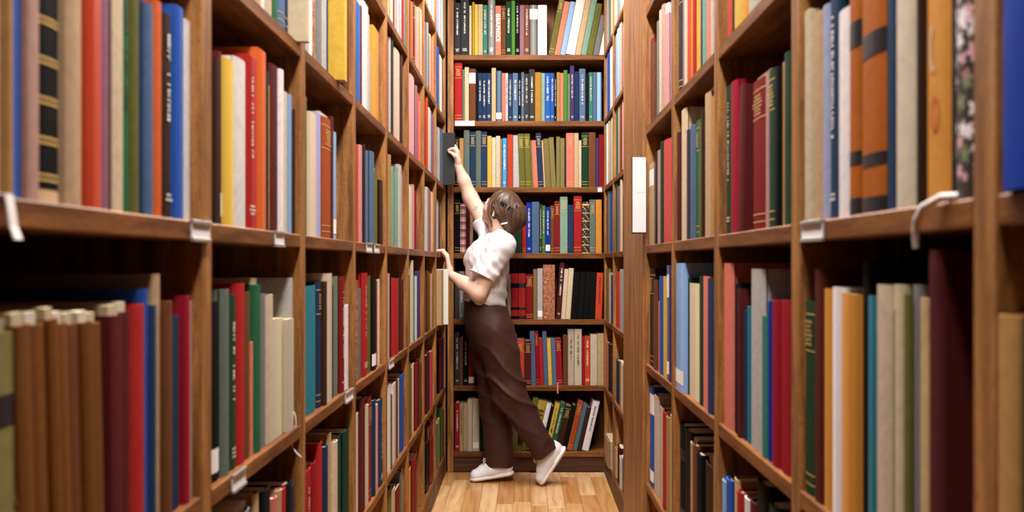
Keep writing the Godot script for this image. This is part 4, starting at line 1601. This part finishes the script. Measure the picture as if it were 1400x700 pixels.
	er.xf = to
	er.col = lin("e9d8b0")
	ball(er, c - fd * 0.002 - hu * 0.052 + hs * 0.09, 0.0055, 8)
	part("earring", er, M.print, who)
	# shirt
	bd = bounds([P(632, 425, -0.2), P(705, 292, 0.26)], 0.05)
	var sf := ShirtCloth.new(bd[0], bd[1], 0.0075)
	sf.hip = P(663, 418)
	sf.arm = P(660, 372, 0.18)
	var low := [[Vector3(-0.24, -1, 0).normalized(), P(663, 417).dot(Vector3(-0.24, -1, 0).normalized())]]
	sf.cap(P(663, 410), P(667, 358), 0.112, 0.112, 0.03, Vector3(1, 1, 1.28), low)
	sf.cap(P(667, 358), P(679, 336), 0.108, 0.078, 0.04, Vector3(1, 1, 1.45))
	for s in [-1.0, 1.0]:
		sf.cap(P(655, 354, s * 0.055), P(659, 345, s * 0.06), 0.06, 0.055, 0.06)
	var ad := (el_n - sh_n).normalized()
	sf.cap(P(686, 337, 0.135), P(657, 384, 0.187), 0.07, 0.066, 0.035, Vector3.ONE, [[ad, P(657.5, 377, 0.185).dot(ad)]])
	sf.cap(P(683, 331, 0.03), P(687, 336, 0.14), 0.066, 0.068, 0.03)
	var fa := (el_f - sh_f).normalized()
	sf.cap(P(672, 322, -0.07), P(655, 294, -0.13), 0.068, 0.06, 0.03, Vector3.ONE, [[fa, P(659, 300, -0.125).dot(fa)]])
	# neck opening
	sf.cap(P(685, 328, 0.0), P(674, 296, -0.005), 0.061, 0.07, 0.01, Vector3.ONE, [], true)
	var sm := MB.new()
	sm.xf = to
	sf.nets(sm, true)
	var shirt := part("t_shirt", sm, M.shirt, who)
	var cuff := MB.new()                                   # stitched cuff of the near sleeve
	cuff.xf = to
	var cc := P(657.8, 376.6, 0.184)
	var e1 := ad.cross(Vector3.UP).normalized()
	var e2 := e1.cross(ad).normalized()
	var loop := []
	var lr := []
	for k in 25:
		var a := TAU * k / 24.0
		loop.append(cc + (e1 * cos(a) + e2 * sin(a)) * 0.0655)
		lr.append(0.0035)
	cuff.tube(loop, lr, 6)
	part("sleeve_cuff", cuff, M.shirt, shirt)
	# trousers
	bd = bounds([P(630, 645, -0.2), P(765, 405, 0.25)], 0.05)
	var tf := TrouserCloth.new(bd[0], bd[1], 0.006)
	tf.knee = P(698, 535, 0.1)
	tf.knee2 = P(680, 560, 0.0)
	var wn := Vector3(0.24, 1, 0).normalized()
	var top := [[wn, P(663, 413).dot(wn)]]
	tf.cap(P(663, 412), P(667, 440), 0.112, 0.118, 0.03, Vector3(1, 1, 1.25), top)
	tf.cap(P(667, 440), P(672, 460), 0.116, 0.112, 0.04, Vector3(1, 1, 1.3), top)
	var kn_n := P(697, 537, 0.085)
	var an_n := P(744, 616, 0.07)
	var dn := (an_n - kn_n).normalized()
	tf.cap(P(676, 455, 0.065), kn_n, 0.112, 0.09, 0.03)
	tf.cap(kn_n, an_n + dn * 0.05, 0.088, 0.066, 0.03, Vector3.ONE, [[dn, P(748, 619, 0.07).dot(dn)]])
	var kn_f := P(677, 540, -0.06)
	var an_f := P(684, 640, -0.04)
	tf.cap(P(668, 452, -0.065), kn_f, 0.112, 0.088, 0.03)
	tf.cap(kn_f, an_f + Vector3(0, -0.06, 0), 0.086, 0.073, 0.03, Vector3.ONE, [[Vector3(0, -1, 0), -P(684, 637, -0.04).y]])
	var tm := MB.new()
	tm.xf = to
	tf.nets(tm, true)
	part("trousers", tm, M.trousers, who)
	# sneakers
	var toe_f := P(643, 650, -0.03)
	var pf := deg_to_rad(-9.0)
	var bf := Basis(Vector3.UP, PI) * Basis(Vector3.BACK, pf)
	var of := Vector3((649.0 - VX) * 4.98 / F, 0.004, -4.98) - bf * Vector3(0.105, 0.0, 0)
	add_shoe(who, Transform3D(bf, of - base))
	var bn := Basis(Vector3.UP, PI + 0.06) * Basis(Vector3.BACK, deg_to_rad(-56.0))
	var on := Vector3((741.0 - VX) * 4.893 / F, 0.006, -4.893) - bn * Vector3(0.122, 0.004, 0)
	add_shoe(who, Transform3D(bn, on - base))

func ball(mb: MB, at: Vector3, r: float, seg: int) -> void:
	for j in seg / 2:
		var t0 := PI * j / (seg / 2) - PI / 2
		var t1 := PI * (j + 1) / (seg / 2) - PI / 2
		for i in seg:
			var a0 := TAU * i / seg
			var a1 := TAU * (i + 1) / seg
			var q := []
			for k in [[a0, t0], [a1, t0], [a1, t1], [a0, t1]]:
				q.append(Vector3(cos(k[1]) * sin(k[0]), sin(k[1]), cos(k[1]) * cos(k[0])))
			mb.quadn(at + q[0] * r, at + q[1] * r, at + q[2] * r, at + q[3] * r, q[0], q[1], q[2], q[3])

var shoe_up: ArrayMesh
var shoe_sole: ArrayMesh
var shoe_lace: ArrayMesh

func add_shoe(who: Node3D, xf: Transform3D) -> void:
	if shoe_up == null:
		var f := Field.new(Vector3(-0.14, -0.02, -0.06), Vector3(0.15, 0.13, 0.06), 0.004)
		var cut := [[Vector3(0, -1, 0), -0.02]]
		f.cap(Vector3(-0.075, 0.045, 0), Vector3(0.0, 0.05, 0), 0.037, 0.039, 0.02, Vector3(1, 1.1, 1), cut)
		f.cap(Vector3(0, 0.048, 0), Vector3(0.09, 0.03, 0), 0.039, 0.034, 0.02, Vector3(1, 1, 1.1), cut)
		f.cap(Vector3(-0.078, 0.07, 0), Vector3(-0.02, 0.075, 0), 0.033, 0.033, 0.02)
		f.cap(Vector3(0.005, 0.085, 0), Vector3(0.055, 0.058, 0), 0.02, 0.022, 0.015)
		f.cap(Vector3(-0.06, 0.125, 0), Vector3(-0.025, 0.12, 0), 0.03, 0.03, 0.005, Vector3.ONE, [], true)
		f.cap(Vector3(-0.062, 0.095, 0), Vector3(-0.02, 0.1, 0), 0.024, 0.024, 0.005, Vector3.ONE, [], true)
		f.cap(Vector3(0.072, 0.04, 0.05), Vector3(0.072, 0.07, -0.05), 0.0025, 0.0025, 0.004, Vector3.ONE, [], true)
		var m := MB.new()
		f.nets(m)
		shoe_up = m.mesh()
		f = Field.new(Vector3(-0.14, -0.02, -0.06), Vector3(0.15, 0.06, 0.06), 0.004)
		f.cap(Vector3(-0.078, 0.014, 0), Vector3(0.09, 0.014, 0), 0.0375, 0.039, 0.01, Vector3(1, 0.45, 1), [[Vector3(0, 1, 0), 0.026], [Vector3(0, -1, 0), 0.0]])
		m = MB.new()
		f.nets(m)
		shoe_sole = m.mesh()
		m = MB.new()
		for k in 5:
			var x := 0.062 - k * 0.0125
			var y := 0.076 + k * 0.0065
			m.tube([Vector3(x, y - 0.018, 0.03), Vector3(x + 0.004, y, 0.015), Vector3(x + 0.004, y + 0.003, 0.0), Vector3(x - 0.002, y, -0.015), Vector3(x - 0.004, y - 0.018, -0.03)], [0.002, 0.0024, 0.0024, 0.0024, 0.002], 6)
		for s in [-1.0, 1.0]:
			m.tube([Vector3(0.008, 0.107, 0), Vector3(0.022, 0.116, s * 0.014), Vector3(0.04, 0.112, s * 0.026), Vector3(0.042, 0.102, s * 0.028), Vector3(0.026, 0.103, s * 0.018), Vector3(0.008, 0.106, 0)], [0.002, 0.0024, 0.0024, 0.0024, 0.0024, 0.002], 6)
		shoe_lace = m.mesh()
	var o := MeshInstance3D.new()
	o.name = "sneaker"
	o.mesh = shoe_up
	o.material_override = M.shoe
	o.transform = xf
	who.add_child(o, true)
	for q in [["sole", shoe_sole, M.sole], ["lace", shoe_lace, M.lace]]:
		var p := MeshInstance3D.new()
		p.name = q[0]
		p.mesh = q[1]
		p.material_override = q[2]
		o.add_child(p, true)
